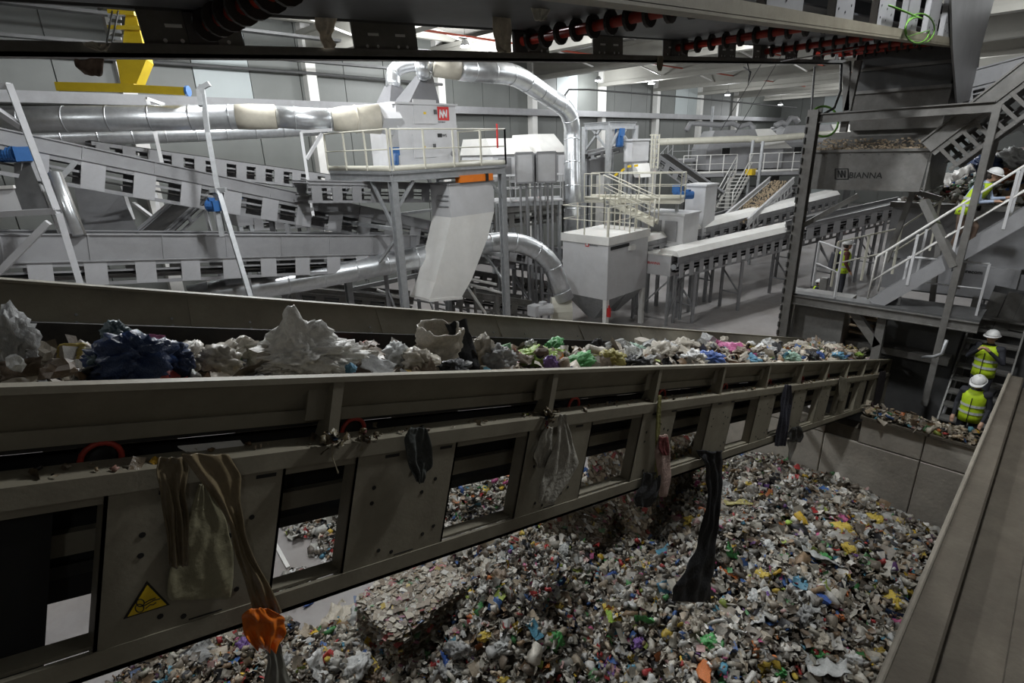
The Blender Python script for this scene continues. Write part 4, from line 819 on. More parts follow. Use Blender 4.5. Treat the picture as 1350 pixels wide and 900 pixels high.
t = thing('hopper_sheet', 'large dark grey sloping hopper sheet below the long inclined conveyor', 'hopper', dep(140, 312, 13.3)); obj('sheet', MB().hexa([dep(112, 312, 13.0), dep(186, 312, 13.2), dep(186, 312, 13.6), dep(112, 312, 13.4), dep(96, 240, 14.5), dep(160, 255, 14.6), dep(160, 255, 15), dep(96, 240, 14.9)]), pm('hopper_dark', (0.16, 0.16, 0.165), 0.5, 0.1, 0.1), t); obj('top_angle', MB().bar(dep(90, 243, 14.4), dep(125, 241, 14.5), 0.1, 0.1), M_grey, t)
t, bx = boxthing('grey_hopper', 'grey box hopper seen behind the plates of the long inclined conveyor', 'hopper', 300, 226, 300, 20, 282, 322, M_grey, True, True)
# yellow crane
t = thing('crane_spreader', 'yellow crane lifting beam with tapered mast near the hall wall', 'crane', dep(165, 120, 15)); D = 15
m = MB(); m.bar(dep(76, 114, D), dep(180, 116.5, D), 0.18, 0.22).bar(dep(178, 117, D), dep(246, 120.5, D), 0.18, 0.20); obj('lifting_beam', m, M_yellow, t)
a = [dep(153, 78, D), dep(193, 78, D), dep(180, 110, D), dep(159, 110, D)]; obj('taper', MB().prism(a, ZC*0.3), M_yellow, t)
a = [dep(166, 15, D+.2), dep(178, 15, D+.2), dep(193, 78, D), dep(160, 78, D)]; obj('mast', MB().prism(a, ZC*0.3), M_yellow, t)
m = MB(); m.bar(dep(143, 15, D), dep(178, 18, D), 0.1, 0.1).bar(dep(143, 36, D), dep(186, 37, D), 0.1, 0.1); obj('cross_bar', m, M_yellow, t)
for i in range(5): obj('cable_loop', MB().bar(dep(143, 22+i*9, D), dep(160, 24+i*9, D), 0.03, 0.08), M_galvs, t)
obj('cable', MB().tube([dep(148, 14, D-.1), dep(140, 60, D-.1)], 0.02, 5).tube([dep(156, 14, D-.1), dep(147, 60, D-.1)], 0.02, 5), M_black, t)
obj('end_buffer', MB().tube([dep(246, 120, D), dep(249, 120, D)], 0.14, 10), M_blue, t); obj('hook', MB().tube([dep(76, 112, D), dep(80, 117, D), dep(87, 118, D)], 0.04, 6), M_black, t)
# ------------------------------------------------------------------ right-hand tower: hopper, columns, landing, stairs
XT = 13.0
t = thing('portal_tower', 'weathered steel portal frame with tall columns and cross beam around the lettered hopper', 'frame', (XT, 2.8, 0))
obj('column', MB().ibeam((XT, 4.15, 0), (XT, 4.15, 8.05), 0.2, 0.22, 0.03, (1, 0, 0)), M_mgrey, t); obj('column', MB().ibeam((XT, 1.26, 2.3), (XT, 1.26, 7.95), 0.11, 0.11, 0.02, (1, 0, 0)), M_mgrey, t)
obj('cross_beam', MB().ibeam((XT, 4.15, 7.88), (XT, 1.30, 7.92), 0.12, 0.18), M_mgrey, t)
m = MB(); m.bar((XT+0.1, 4.1, 5.7), (XT+0.4, 3.2, 6.35), 0.1, 0.1).bar((XT, 1.30, 5.15), (XT+0.3, 2.05, 6.3), 0.13, 0.13); obj('brace', m, M_mgrey, t)
obj('base_plate', MB().box((XT-0.35, 3.85, 2.62), (XT+0.35, 4.5, 2.70)), M_galvs, t); obj('base_block', MB().box((XT-0.5, 3.7, 0), (XT+0.5, 4.6, 2.62)), M_conc, t)
mm = MB()
for a, b_, c, d_ in ((3.75, 8.9, 3.62, 8.0), (3.55, 8.9, 3.6, 8.0)): mm.bar((XT+0.2, a, b_), (XT+0.2, c, d_), 0.12, 0.12)
mm.bar((XT+0.2, 3.61, 8.0), (XT+0.2, 3.62, 7.6), 0.12, 0.12); obj('v_post', mm, M_mgrey, t)
ch = MB()
for i in range(24): z_ = 3.2+i*0.2; ch.tube([(XT-0.13, 4.24, z_), (XT-0.13, 4.24, z_+0.12)], 0.022, 6)
obj('chain', ch, M_dgrey, t, kind='stuff')
hp = thing('waste_hopper', 'long grey hopper with BIANNA lettering and boxed emblem on its front plate', 'hopper', (14.5, 3.1, 6.3))
XH = 13.45
a = onx(1063, 204, XH); b_ = onx(1216, 251, XH); Y0, Y1_, Z0, Z1 = b_[1], a[1], onx(1140, 251, XH)[2], onx(1140, 200, XH)[2]
fp = obj('front_plate', MB().hexa([(XH, Y0+0.05, Z0), (XH+0.03, Y0+0.05, Z0), (XH+0.03, Y1_+0.05, Z0), (XH, Y1_+0.05, Z0), (XH, Y0, Z1), (XH+0.03, Y0, Z1), (XH+0.03, Y1_, Z1), (XH, Y1_, Z1)]), M_mgrey, hp)
obj('top_flange', MB().box((XH-0.05, Y0-0.02, Z1), (XH+0.2, Y1_+0.05, Z1+0.05)).box((XH+1.6, Y0, Z1+0.1), (XH+2.2, Y1_, Z1+0.15)), M_mgrey, hp)
obj('inner_slope', MB().hexa([(XH+0.2, Y0, Z1), (XH+1.7, Y0, Z1+0.35), (XH+1.7, Y1_, Z1+0.35), (XH+0.2, Y1_, Z1), (XH+0.2, Y0, Z1+0.03), (XH+1.7, Y0, Z1+0.40), (XH+1.7, Y1_, Z1+0.40), (XH+0.2, Y1_, Z1+0.03)]), M_mgrey, hp)
obj('rear_plate', MB().box((XH+1.3, Y0+0.1, Z1), (XH+1.34, Y1_-0.45, Z1+0.75)), M_mgrey, hp)
obj('side_plate', MB().box((XH, Y0-0.03, Z0), (XH+2.0, Y0, Z1+0.4)).box((XH, Y1_, Z0), (XH+2.0, Y1_+0.03, Z1)), M_mgrey, hp)
dm = MB(); rr = random.Random(3)
for i in range(420):
    y = Y0+0.05+rr.random()*(Y1_-Y0-0.1); x = XH+0.03+rr.random()**2*0.8; s = 0.008+0.022*rr.random(); z_ = Z1+0.03+(x-XH)*0.25; dm.box((x, y, z_), (x+s*2, y+s*1.6, z_+s))
obj('spilled_waste', dm, pm('spill', (0.34, 0.27, 0.19), 0.9, 0, 0.5, 10), hp, kind='stuff')
rv = MB()
for k in range(9): rv.tube([(XH-0.012, Y0+0.08+k*(Y1_-Y0-0.16)/8, Z1-0.05), (XH, Y0+0.08+k*(Y1_-Y0-0.16)/8, Z1-0.05)], 0.012, 6)
obj('rivets', rv, M_dgrey, hp, kind='stuff')
fx = lambda px, py: onx(px, py, XH-0.004)
text(hp, 'BIANNA', 'lettering', fx(1119, 234.5), (0, -1, 0), (0, 0, 1), abs(fx(1163, 232)[1]-fx(1119, 232)[1]), M_black, bold=True)
m = MB(); c = [fx(1101, 236), fx(1118, 236), fx(1118, 222.5), fx(1101, 222.5)]
for k in range(4): m.bar(c[k], c[(k+1) % 4], 0.016, 0.016, (1, 0, 0))
for x in (1105, 1109.5, 1114): m.bar(fx(x, 234), fx(x, 224.5), 0.026, 0.008, (1, 0, 0))
for x in (1105.3, 1109.8): m.bar(fx(x, 224.8), fx(x+4, 233.8), 0.026, 0.008, (1, 0, 0))
obj('emblem', m, M_black, hp)
# conveyor bringing the waste up on the right
conveyor('dark inclined conveyor with narrow plates rising beside the lettered hopper to the upper right', onx(1228, 200, 13.3), onx(1375, 88, 13.3), 1.1, 0.5, 0.2, 0.06, M_mgrey, 1, 0.28, plmat=M_mgrey, rails=False)
conveyor('upper skirted conveyor with white edge above the rising dark conveyor at the right margin', onx(1262, 120, 15.8), onx(1390, 88, 15.8), 1.0, 0.35, 0.35, 0.16, M_grey, 1, 0.35, plmat=M_grey)
t = thing('steel_trestle', 'dark slanted steel post and rail frame at the right margin behind the upper worker', 'frame', (15, 0.9, 3.4))
for p, q in ((onx(1322, 150, 15), onx(1262, 380, 15)), (onx(1230, 272, 15), onx(1345, 276, 15)), (onx(1205, 250, 14.6), onx(1168, 345, 14.6)), (onx(1240, 262, 15), onx(1180, 245, 15)), (onx(1240, 300, 14.4), onx(1225, 430, 14.4))): obj('steel_bar', MB().bar(p, q, 0.1, 0.1), M_mgrey, t)
# feed bunker behind the stair
fbk = thing('feed_bunker', 'grey feed bunker box with dark print behind the stair, loaded with waste', 'bunker', (17.5, 1, 0))
XF = 16.2
a = onx(1178, 268, XF); b_ = onx(1370, 275, XF); zl = onx(1240, 345, XF)[2]
obj('upper_wall', MB().box((XF, b_[1]-1.0, zl), (XF+0.1, a[1], a[2])), M_grey, fbk); obj('upper_rim', MB().box((XF-0.08, b_[1]-1.0, a[2]-0.08), (XF+0.15, a[1]+0.05, a[2]+0.04)), M_mgrey, fbk)
obj('body', MB().box((XF+0.15, b_[1]-1.0, onx(1240, 390, XF)[2]), (XF+3.5, a[1], zl+0.1)), M_grey, fbk)
obj('lower_plate', MB().box((XF-0.12, b_[1]+0.0, onx(1240, 385, XF)[2]), (XF+0.1, onx(1188, 340, XF)[1], zl)), M_grey, fbk)
obj('waste_bed', MB().box((XF+0.1, b_[1]-1, a[2]-0.6), (XF+3.5, a[1], a[2]-0.1)), M_fines, fbk)
q = onx(1254, 357.5, XF-0.13); text(fbk, 'kpmerecom', 'lettering', q, (0, -1, 0), (0, 0, 1), abs(onx(1296, 357, XF-0.13)[1]-q[1]), M_black, bold=True)
for y in (a[1]-0.3, b_[1]): obj('leg', MB().box((XF+0.2, y-0.1, 0), (XF+0.4, y+0.1, zl)), M_mgrey, fbk)
HEAP_Y = (b_[1]-0.8, a[1]-0.1, XF, a[2])
# landing and stairs
ZL = 4.2
ld = thing('stair_landing', 'steel landing with pale guard rails and stair where the backpack worker stands', 'platform', (XT+0.6, 2.5, ZL-0.2))
obj('deck', MB().box((XT, 0.75, ZL-0.06), (XT+1.0, 2.65, ZL)).box((XT, 2.65, ZL-0.06), (XT+0.3, 4.05, ZL)), M_dgrey, ld); obj('edge_beam', MB().ibeam((XT, 4.1, ZL-0.14), (XT, 0.75, ZL-0.14), 0.1, 0.2), M_mgrey, ld)
for p, q in (((XT+0.2, 2.9, ZL-0.2), (XT+0.2, 2.3, ZL-0.9)), ((XT+0.2, 2.3, ZL-0.2), (XT+0.2, 2.3, 2.3)), ((XT+2.0, 1, ZL), (XT+2.0, 1, 0)), ((XT+2.0, 4, ZL), (XT+2.0, 4, 0))): obj('leg', MB().bar(p, q, 0.16, 0.16), M_mgrey, ld)
railing(ld, [(XT+0.95, 3.95, ZL), (XT+0.15, 3.25, ZL)], 1.05, 0.8, M_lgrey, 0.02, False); railing(ld, [(XT+1.1, 3.6, ZL), (XT+1.9, 2.6, ZL+0.3), (XT+1.9, 2.0, ZL+0.9)], 1.05, 0.6, M_cream, 0.02, False)
railing(ld, [(XT+0.3, 2.1, ZL-0.0), (XT+0.35, 0.85, ZL-0.0)], 1.0, 0.9, M_lgrey, 0.02, False)
stA, stB = V3(XT+0.1, 2.5, ZL-0.02), V3(XT+0.1, 0.2, ZL+2.24)
st = thing('steel_stair', 'grey steel stair with pale handrails climbing to the right from the landing', 'stair', stA)
stairs(st, stA, stB, (1, 0, 0), 0.85, M_grey, 11, 0.26)
m = MB()
for o in (0, 0.85):
    m.tube([stA+V3(o, 0.12, 0.1), stA+V3(o, 0.1, 1.0), stB+V3(o, 0, 1.0)], 0.022, 7).tube([stA+V3(o, 0.1, 0.5), stB+V3(o, 0, 0.5)], 0.018, 6)
hr = obj('handrail', m, M_white, st, True)
for o in (0, 0.85):
    for f_ in (0.22, 0.48, 0.75, 0.98): p = stA+(stB-stA)*f_+V3(o, 0, 0); obj('post', MB().bar(p, p+V3(0, 0, 1.0), 0.045, 0.045), M_lgrey, hr)
tag(obj('rear_dark_block', MB().box((15.3, -2.2, 0), (15.7, 1.04, 3.9)), M_dgrey), 'added dark block keeping the space behind the lower stair dark', 'block')  # dark mass added to keep the space behind the stair dark
ls = thing('lower_stair', 'dark lower stair with round handrails where two workers stand', 'stair', (14, 0.6, 0))
for i in range(13):
    x = 14.9-i*0.24; z_ = 3.75-i*0.21
    obj('tread', MB().box((x, 0.15, z_), (x+0.26, 0.98, z_+0.04)), M_mgrey, ls)
obj('stringer', MB().bar((15.1, 1.0, 3.75), (11.98, 1.0, 1.02), 0.03, 0.25, (0, 0, 1)).bar((15.1, 0.13, 3.75), (11.98, 0.13, 1.02), 0.03, 0.25, (0, 0, 1)), M_mgrey, ls)
obj('handrail', MB().tube([ony(1308, 368, 1.0), ony(1241, 552, 1.0)], 0.03, 8).tube([ony(1360, 395, 0.25), ony(1330, 492, 0.25)], 0.03, 8), M_lgrey, ls, True)
obj('handrail_post', MB().bar(ony(1304, 372, 1.0), ony(1298, 440, 1.0), 0.04, 0.04), M_lgrey, ls)
t = thing('corrugated_sheet', 'grey ribbed sheet panel leaning above the lower stair at the right margin', 'sheet', onx(1310, 440, 15.0))
for k in range(3): obj('rib', MB().bar(onx(1296+k*22, 436, 15.05), onx(1318+k*22, 386, 15.2), 0.24, 0.05, (1, 0, 0)), M_mgrey, t)
obj('backing', MB().bar(onx(1316, 440, 15.2), onx(1342, 382, 15.35), 0.75, 0.02, (1, 0, 0)), M_dgrey, t)
t = thing('cabinet', 'dark grey closed steel cabinet under the landing behind the belt', 'cabinet', (XT+0.3, 3.6, 2.6)); a = onx(1052, 388, XT+0.25); b_ = onx(1108, 446, XT+0.25)
obj('body', MB().box((XT+0.25, b_[1], b_[2]-0.4), (XT+1.0, a[1], a[2])), M_mgrey, t); obj('side_panel', MB().box((XT+0.3, a[1], b_[2]-0.4), (XT+1.0, a[1]+0.3, a[2]-0.02)), pm('cabinet_side', (0.12, 0.115, 0.11), 0.5), t); obj('white_pipe', MB().tube([onx(1050, 386, XT+0.2), onx(1040, 432, XT+0.2)], 0.03, 6), M_white, t)
t = thing('cable_box', 'white step shaped plinth beside the foot of the column', 'box', dep(1042, 440, 13.5)); obj('lower_step', MB().box((XT-0.2, 3.55, 2.45), (XT+0.25, 4.0, 2.75)), M_white, t); obj('upper_step', MB().box((XT, 3.6, 2.75), (XT+0.25, 4.0, 2.9)), M_lgrey, t)
b = MB()
for i, (px, py, w_, h_) in enumerate(((1125, 408, 30, 10), (1135, 418, 45, 8), (1130, 428, 50, 8), (1135, 438, 40, 7), (1150, 412, 25, 8))):
    p = onx(px, py, XT+0.7+0.05*i); cl_ = ('topmost', 'second', 'widest middle', 'lowest', 'rightmost')[i]; o = obj('flat_cardboard', MB().hexa([p+V3(0, -.3, -.05), p+V3(.5, -.3, .0), p+V3(.5, .3, .0), p+V3(0, .3, -.05), p+V3(0, -.3, -.02), p+V3(.5, -.3, .04), p+V3(.5, .3, .04), p+V3(0, .3, -.02)]), pm('cardboard', (0.36, 0.28, 0.19), 0.85, 0, 0.2))
    tag(o, f'dusty flat cardboard sheet, {cl_} of the heap under the landing', 'cardboard', 'cardboard sheets under the landing')
t = thing('dark_space_block', 'added dark block and shelf darkening the space under the landing, right of the belt end', 'base', (XT+1, 2, 0)); obj('block', MB().box((XT+1.0, 1.05, 0), (XT+2.4, 3.3, 3.75)), M_dgrey, t); obj('front_shelf', MB().box((XT+0.6, 1.1, 3.0), (XT+1.0, 3.0, 3.15)), M_mgrey, t)  # dark mass added to hide the bright floor under the landing
# bent handle pipe at belt end, cables
o = obj('bent_pipe', MB().tube([onx(1217, 471, 12.95), onx(1222, 470, 12.6), onx(1232, 470, 12.2), onx(1242, 466, 12.2), onx(1248, 448, 12.2)], 0.03, 8), M_galvs, None, True); tag(o, 'bent grey pipe end sticking up beside the end of the belt', 'pipe')
def cable(name, label, pts, r, mat, n=6): o = obj(name, MB().tube(pts, r, n), mat, None, True); tag(o, label, 'cable'); return o
def loopc(cx_, cy_, rx, ry, D, s, e, n=22): return [dep(cx_+rx*math.cos(math.radians(a)), cy_+ry*math.sin(math.radians(a)), D) for a in np.linspace(s, e, n)]
cable('green_cable', 'green cable coil hanging from the overhead conveyor chassis', [ony(1213+19*math.cos(math.radians(a)), 38+20*math.sin(math.radians(a)), OO[1]+WO-0.10) for a in np.linspace(-200, 150, 20)]+[ony(1209+16*math.cos(math.radians(a)), 40+17*math.sin(math.radians(a)), OO[1]+WO-0.12) for a in np.linspace(0, 300, 18)]+[ony(1192, 15, OO[1]+WO-0.1), ony(1172, 7, OO[1]+WO-0.1)], 0.011, M_green)
cable('green_cable', 'green cable loop tied to the tall column', loopc(1086, 160, 19, 20, 12.4, -170, 200)+[dep(1068, 175, 12.45), dep(1066, 230, 12.5)], 0.025, M_green)
cable('hanging_cable', 'thin dark cable hanging straight down in front of the tall column', [dep(1074, 88, 12.2), dep(1066, 200, 12.4), dep(1050, 330, 12.7), dep(1040, 425, 12.8)], 0.022, M_dgrey)
cable('hanging_cable', 'black flex drooping around the V posts to the green loop', [dep(1110, 70, 12.2), dep(1108, 120, 12.2), dep(1100, 142, 12.3), dep(1078, 155, 12.3)], 0.03, M_black)
for px, py, qx, qy in ((1000, 90, 950, 172), (1020, 90, 970, 175)): cable('rope', f'thin slanting rope in the roof gap, {"left" if px < 1010 else "right"} one of two', [dep(px, py, 16)+(dep(px, py, 16)-dep(qx, qy, 20))*((13.40-dep(px, py, 16)[2])/(dep(px, py, 16)-dep(qx, qy, 20))[2]), dep(qx, qy, 20)], 0.012, M_black)
t2 = [dep(985, 82, 9), dep(988, 96, 9), dep(986, 112, 9)]; cable('wire_tuft', 'tangle of black wire dangling from the overhead bottom chord', t2+[dep(990, 95, 9), dep(980, 88, 9)], 0.01, M_black)
cable('rail_cable', 'black cable lying on the push wall end beside the lower worker', [dep(1305, 527, 12.0), dep(1318, 511, 12.0), dep(1334, 502, 11.9), dep(1350, 499, 11.8)], 0.02, M_black)
cable('tension_cable', 'thin pale cable stretched along under the overhead conveyor towards the hopper', [dep(1030, 81, 9.5), dep(1150, 60, 10.5), dep(1180, 52, 10.6)], 0.012, M_lgrey)
cable('conduit', 'long thin conduit line crossing the hall below the roof', [dep(743, 128, 30), dep(750, 118, 30), dep(775, 118, 31), dep(900, 128, 36), dep(1050, 142, 40)], 0.05, M_dgrey)

# ------------------------------------------------------------------ people
def person(label, feet, face, hgt=1.75, pose=None, shirt=None, trousers=None, backpack=False, lean=0.0, head_pitch=0.0, group=None):
    """feet: world point between the soles; face: heading (x, y) the figure looks to"""
    S = hgt/1.75; f = nrm(V3(face[0], face[1], 0)); r_ = np.cross(f, (0, 0, 1))
    feet = np.array(feet, float)
    def T(p): return feet+(r_*p[0]+f*p[1]+V3(0, 0, p[2]))*S
    P = dict(pel=(0, 0, .95), sp=(0, .0+lean*.12, 1.15), ch=(0, .0+lean*.32, 1.36), nk=(0, .01+lean*.46, 1.49), hd=(0, .035+lean*.55, 1.63),
             shL=(-.18, lean*.40, 1.43), shR=(.18, lean*.40, 1.43), elL=(-.24, -.02+lean*.4, 1.16), elR=(.24, -.02+lean*.4, 1.16), waL=(-.22, .12+lean*.4, .94), waR=(.22, .12+lean*.4, .94),
             hiL=(-.09, 0, .92), hiR=(.09, 0, .92), knL=(-.10, .03, .50), knR=(.10, .03, .50), anL=(-.11, 0, .08), anR=(.11, 0, .08))
    P.update(pose or {})
    P = {k: np.array(v, float) for k, v in P.items()}
    segs = []   # (a, b, ra, rb, material)
    def seg(a, b, ra, rb, m): segs.append((P[a] if isinstance(a, str) else a, P[b] if isinstance(b, str) else b, ra, rb, m))
    seg('pel', 'sp', .145, .135, 2); seg('sp', 'ch', .135, .155, 1); seg('ch', 'nk', .14, .07, 1); seg('nk', 'hd', .055, .055, 0)
    for s in 'LR':
        seg('ch', 'sh'+s, .12, .075, 1); seg('sh'+s, 'el'+s, .062, .048, 1); seg('el'+s, 'wa'+s, .045, .03, 1)
        seg('pel', 'hi'+s, .13, .10, 2); seg('hi'+s, 'kn'+s, .092, .062, 2); seg('kn'+s, 'an'+s, .058, .042, 2)
        toe = P['an'+s]+V3(0, .16, -.045); seg(P['an'+s]+V3(0, -.03, -.03), toe, .045, .032, 3)
        d = nrm(P['wa'+s]-P['el'+s]); palm = P['wa'+s]+d*.08; seg('wa'+s, palm, .028, .034, 0)
        side = nrm(np.cross(d, V3(0, 0.3, 1)))
        for k in range(4):
            o = side*(k-1.5)*.019; L = (.07, .08, .075, .055)[k]; k1 = palm+o+d*L*.5; k2 = k1+nrm(d+V3(0, .3, -.6))*L*.5
            segs.append((palm+o, k1, .0105, .010, 0)); segs.append((k1, k2, .010, .008, 0))
        th = P['wa'+s]+d*.035+side*(-.03 if s == 'L' else .03); segs.append((P['wa'+s]+d*.02, th, .014, .012, 0)); segs.append((th, th+d*.045, .011, .009, 0))
    hc = P['hd']; fd = nrm(V3(0, math.cos(head_pitch), -math.sin(head_pitch))); ud = np.cross(V3(1, 0, 0), fd)
    mb = MB(T)
    def capsule(a, b, ra, rb):
        d = b-a; L = np.linalg.norm(d); d = d/L if L > 1e-6 else V3(0, 0, 1)
        pts = [a-d*ra*.8, a-d*ra*.45, a, b, b+d*rb*.45, b+d*rb*.8]; mb.tube(pts, [ra*.55, ra*.88, ra, rb, rb*.88, rb*.55], 12)
    for a, b, ra, rb, m_ in segs: capsule(a, b, ra, rb)
    hm = MB(T)
    mb.ellip(hc+ud*.03, (.078, .098, .115), 14, 10); mb.ellip(hc+fd*.05-ud*.045, (.05, .05, .055), 10, 8)      # skull and jaw
    mb.ellip(hc+fd*.105+ud*.0, (.014, .02, .024), 8, 6); mb.ellip(hc+fd*.094-ud*.045, (.026, .012, .012), 8, 6)  # nose, mouth
    for s in (-1, 1): mb.ellip(hc+V3(s*.08, 0, 0)+ud*.01, (.012, .022, .032), 8, 6)                           # ears
    v = np.array(mb.v); base = feet
    tmp = bpy.data.meshes.new('tmp'); tmp.from_pydata([tuple(p) for p in (v-base)], [], mb.f); to = bpy.data.objects.new('tmp', tmp); C.objects.link(to)
    rm = to.modifiers.new('r', 'REMESH'); rm.mode = 'VOXEL'; rm.voxel_size = 0.013*S; rm.use_smooth_shade = True
    sm = to.modifiers.new('s', 'SMOOTH'); sm.factor = 0.5; sm.iterations = 3
    me = bpy.data.meshes.new_from_object(to.evaluated_get(bpy.context.evaluated_depsgraph_get())); bpy.data.objects.remove(to); me.name = 'body'
    for m_ in (M_skin, shirt or M_navy, trousers or M_navy, M_black): me.materials.append(m_)
    n = len(me.polygons); cs = np.empty(n*3); me.polygons.foreach_get('center', cs); cs = cs.reshape(-1, 3)
    best = np.full(n, 1e9); mi = np.zeros(n, int)
    allsegs = segs+[(hc-fd*.02, hc+fd*.03, .1, .1, 0)]
    for a, b, ra, rb, m_ in allsegs:
        A = T(a)-base; Bq = T(b)-base; d = Bq-A; L2 = d@d; tt = np.clip(((cs-A)@d)/L2, 0, 1)
        dd = np.linalg.norm(cs-(A+tt[:, None]*d), axis=1)-(ra+(rb-ra)*tt)*S
        k = dd < best; best[k] = dd[k]; mi[k] = m_
    me.polygons.foreach_set('material_index', mi.astype(np.int32)); me.polygons.foreach_set('use_smooth', [True]*n)
    t = thing('person', label, 'person', feet, group)
    bo = bpy.data.objects.new('body', me); C.objects.link(bo); bo.parent = t; ROOTLOC[bo.name] = feet
    for s in (-1, 1): obj('eye', MB(T).ellip(hc+fd*.088+V3(s*.032, 0, 0)+ud*.025, (.012, .008, .009), 8, 6), M_black, t)
    hr_ = MB(T); 
    for k in range(5): hr_.ellip(hc-fd*.045+V3((k-2)*.033, 0, 0)-ud*.0, (.03, .055, .075), 8, 6)
    obj('hair', hr_, M_hair, t, True)
    # vest: lofted shell round the torso
    vm = MB(T); rings = []
    for z_, w_, dp_ in ((.86, .185, .155), (.98, .18, .152), (1.12, .178, .15), (1.25, .185, .16), (1.36, .192, .165), (1.44, .165, .13), (1.49, .10, .09)):
        k = np.clip((z_-.95)/.54, 0, 1); yo = (lean*.46*k) if lean else .0
        rings.append([V3(w_*math.cos(a), yo+dp_*math.sin(a), z_) for a in np.linspace(0, 2*math.pi, 17)[:-1]])
    vs = [p for r in rings for p in r]; fs = [(i*16+j, i*16+(j+1) % 16, (i+1)*16+(j+1) % 16, (i+1)*16+j) for i in range(len(rings)-1) for j in range(16)]
    vm.add(vs, fs); ve = obj('vest', vm, M_vest, t, True); so = ve.modifiers.new('s', 'SOLIDIFY'); so.thickness = 0.012
    bm_ = MB(T)
    for z_, k in ((1.03, .15), (1.17, .4)):
        yo = lean*.46*np.clip((z_-.95)/.54, 0, 1); r0 = [V3(.193*math.cos(a), yo+.166*math.sin(a), z_) for a in np.linspace(0, 2*math.pi, 17)[:-1]]
        bm_.add(r0+[p+V3(0, 0, .05) for p in r0], [(j, (j+1) % 16, 16+(j+1) % 16, 16+j) for j in range(16)])
    obj('reflective_band', bm_, M_refl, ve)
    obj('zip', MB(T).bar(V3(0, .158+0, .87), V3(0, .172+lean*.35, 1.36), .012, .008, (0, 1, 0)), M_black, ve)
    # helmet: dome, rim and peak
    hc2 = hc+ud*.055; hmt = MB(T); rgs = []
    X1 = V3(1, 0, 0)
    for k in range(7):
        a = k/6*math.pi/2; rgs.append([hc2+(X1*math.cos(b)*.112+fd*math.sin(b)*.135)*math.cos(a)+ud*.115*math.sin(a) for b in np.linspace(0, 2*math.pi, 19)[:-1]])
    hmt.add([p for r in rgs for p in r], [(i*18+j, i*18+(j+1) % 18, (i+1)*18+(j+1) % 18, (i+1)*18+j) for i in range(6) for j in range(18)])
    he = obj('helmet', hmt, M_helmet, t, True); he.modifiers.new('s', 'SOLIDIFY').thickness = 0.008
    br = MB(T); r0 = [hc2+(X1*math.cos(b)*.114+fd*math.sin(b)*.137) for b in np.linspace(0, 2*math.pi, 19)[:-1]]; r1 = [hc2+(X1*math.cos(b)*.125+fd*(math.sin(b)*.148+(.05 if math.sin(b) > .35 else 0)))-ud*.008 for b in np.linspace(0, 2*math.pi, 19)[:-1]]
    br.add(r0+r1, [(j, (j+1) % 18, 18+(j+1) % 18, 18+j) for j in range(18)]); bo_ = obj('helmet_peak', br, M_helmet, he, True); bo_.modifiers.new('s', 'SOLIDIFY').thickness = 0.008
    if backpack:
        b_ = obj('backpack', MB(T).hexa([(-.17, -.36, .98), (.17, -.36, .98), (.15, -.15, .98), (-.15, -.15, .98), (-.15, -.32, 1.44), (.15, -.32, 1.44), (.13, -.14, 1.42), (-.13, -.14, 1.42)]), M_navy, t); bevel(b_, .05, 3)
        obj('strap', MB(T).bar((-.11, -.14, 1.44), (-.11, .16, 1.2), .05, .02).bar((.11, -.14, 1.44), (.11, .16, 1.2), .05, .02), M_navy, b_)
    return t
# upper worker climbing the stair, leaning to the right with hands on the rail
ty = 1.42; tz = stA[2]+(stB[2]-stA[2])*(stA[1]-ty)/(stA[1]-stB[1])
person('worker in white helmet, yellow vest and light blue shirt leaning forward on the upper stair', (XT+0.55, ty, tz+0.03), (-0.25, -1), 1.60, dict(
    elL=(-.26, .30, 1.16), elR=(.26, .28, 1.14), waL=(-.24, .54, 1.20), waR=(.23, .52, 1.16), knL=(-.10, .22, .60), anL=(-.11, .2, .30), knR=(.11, .03, .5), anR=(.11, -.08, .08)), M_bshirt, M_brown, lean=0.55, head_pitch=0.35)
pm_ = dep(1117, 318, 15.3); pm_[2] -= 1.74
obj('lower_step', MB().box((pm_[0]-0.6, pm_[1]-0.7, pm_[2]-0.06), (pm_[0]+0.6, pm_[1]+0.5, pm_[2])), M_mgrey, ld)
person('worker in white helmet with dark backpack over yellow vest beside the landing rail', pm_, (0.55, -0.85), 1.74, None, M_maroon, M_navy, True)
p_ = onz(1079, 369, 1.75); p_[2] = 0
person('worker on the hall floor mostly hidden behind the landing edge, only helmet and shoulders visible', p_, (0.2, -1), 1.75, None, M_navy, M_navy)
a1 = onx(1311, 437, 13.3); person('worker in white helmet and yellow vest raising both hands, higher on the lower stair', (13.3, a1[1], a1[2]-1.75), (-1, 0.25), 1.75, dict(elL=(-.27, .08, 1.2), elR=(.27, .08, 1.2), waL=(-.08, .24, 1.42), waR=(.08, .24, 1.42)), M_navy, M_navy)
a2 = onx(1293, 496, 12.55); person('worker in white helmet and zipped yellow vest, lowest on the stair beside the push wall', (12.55, a2[1], a2[2]-1.75), (-1, 0.15), 1.75, None, M_navy, M_navy, head_pitch=0.4)
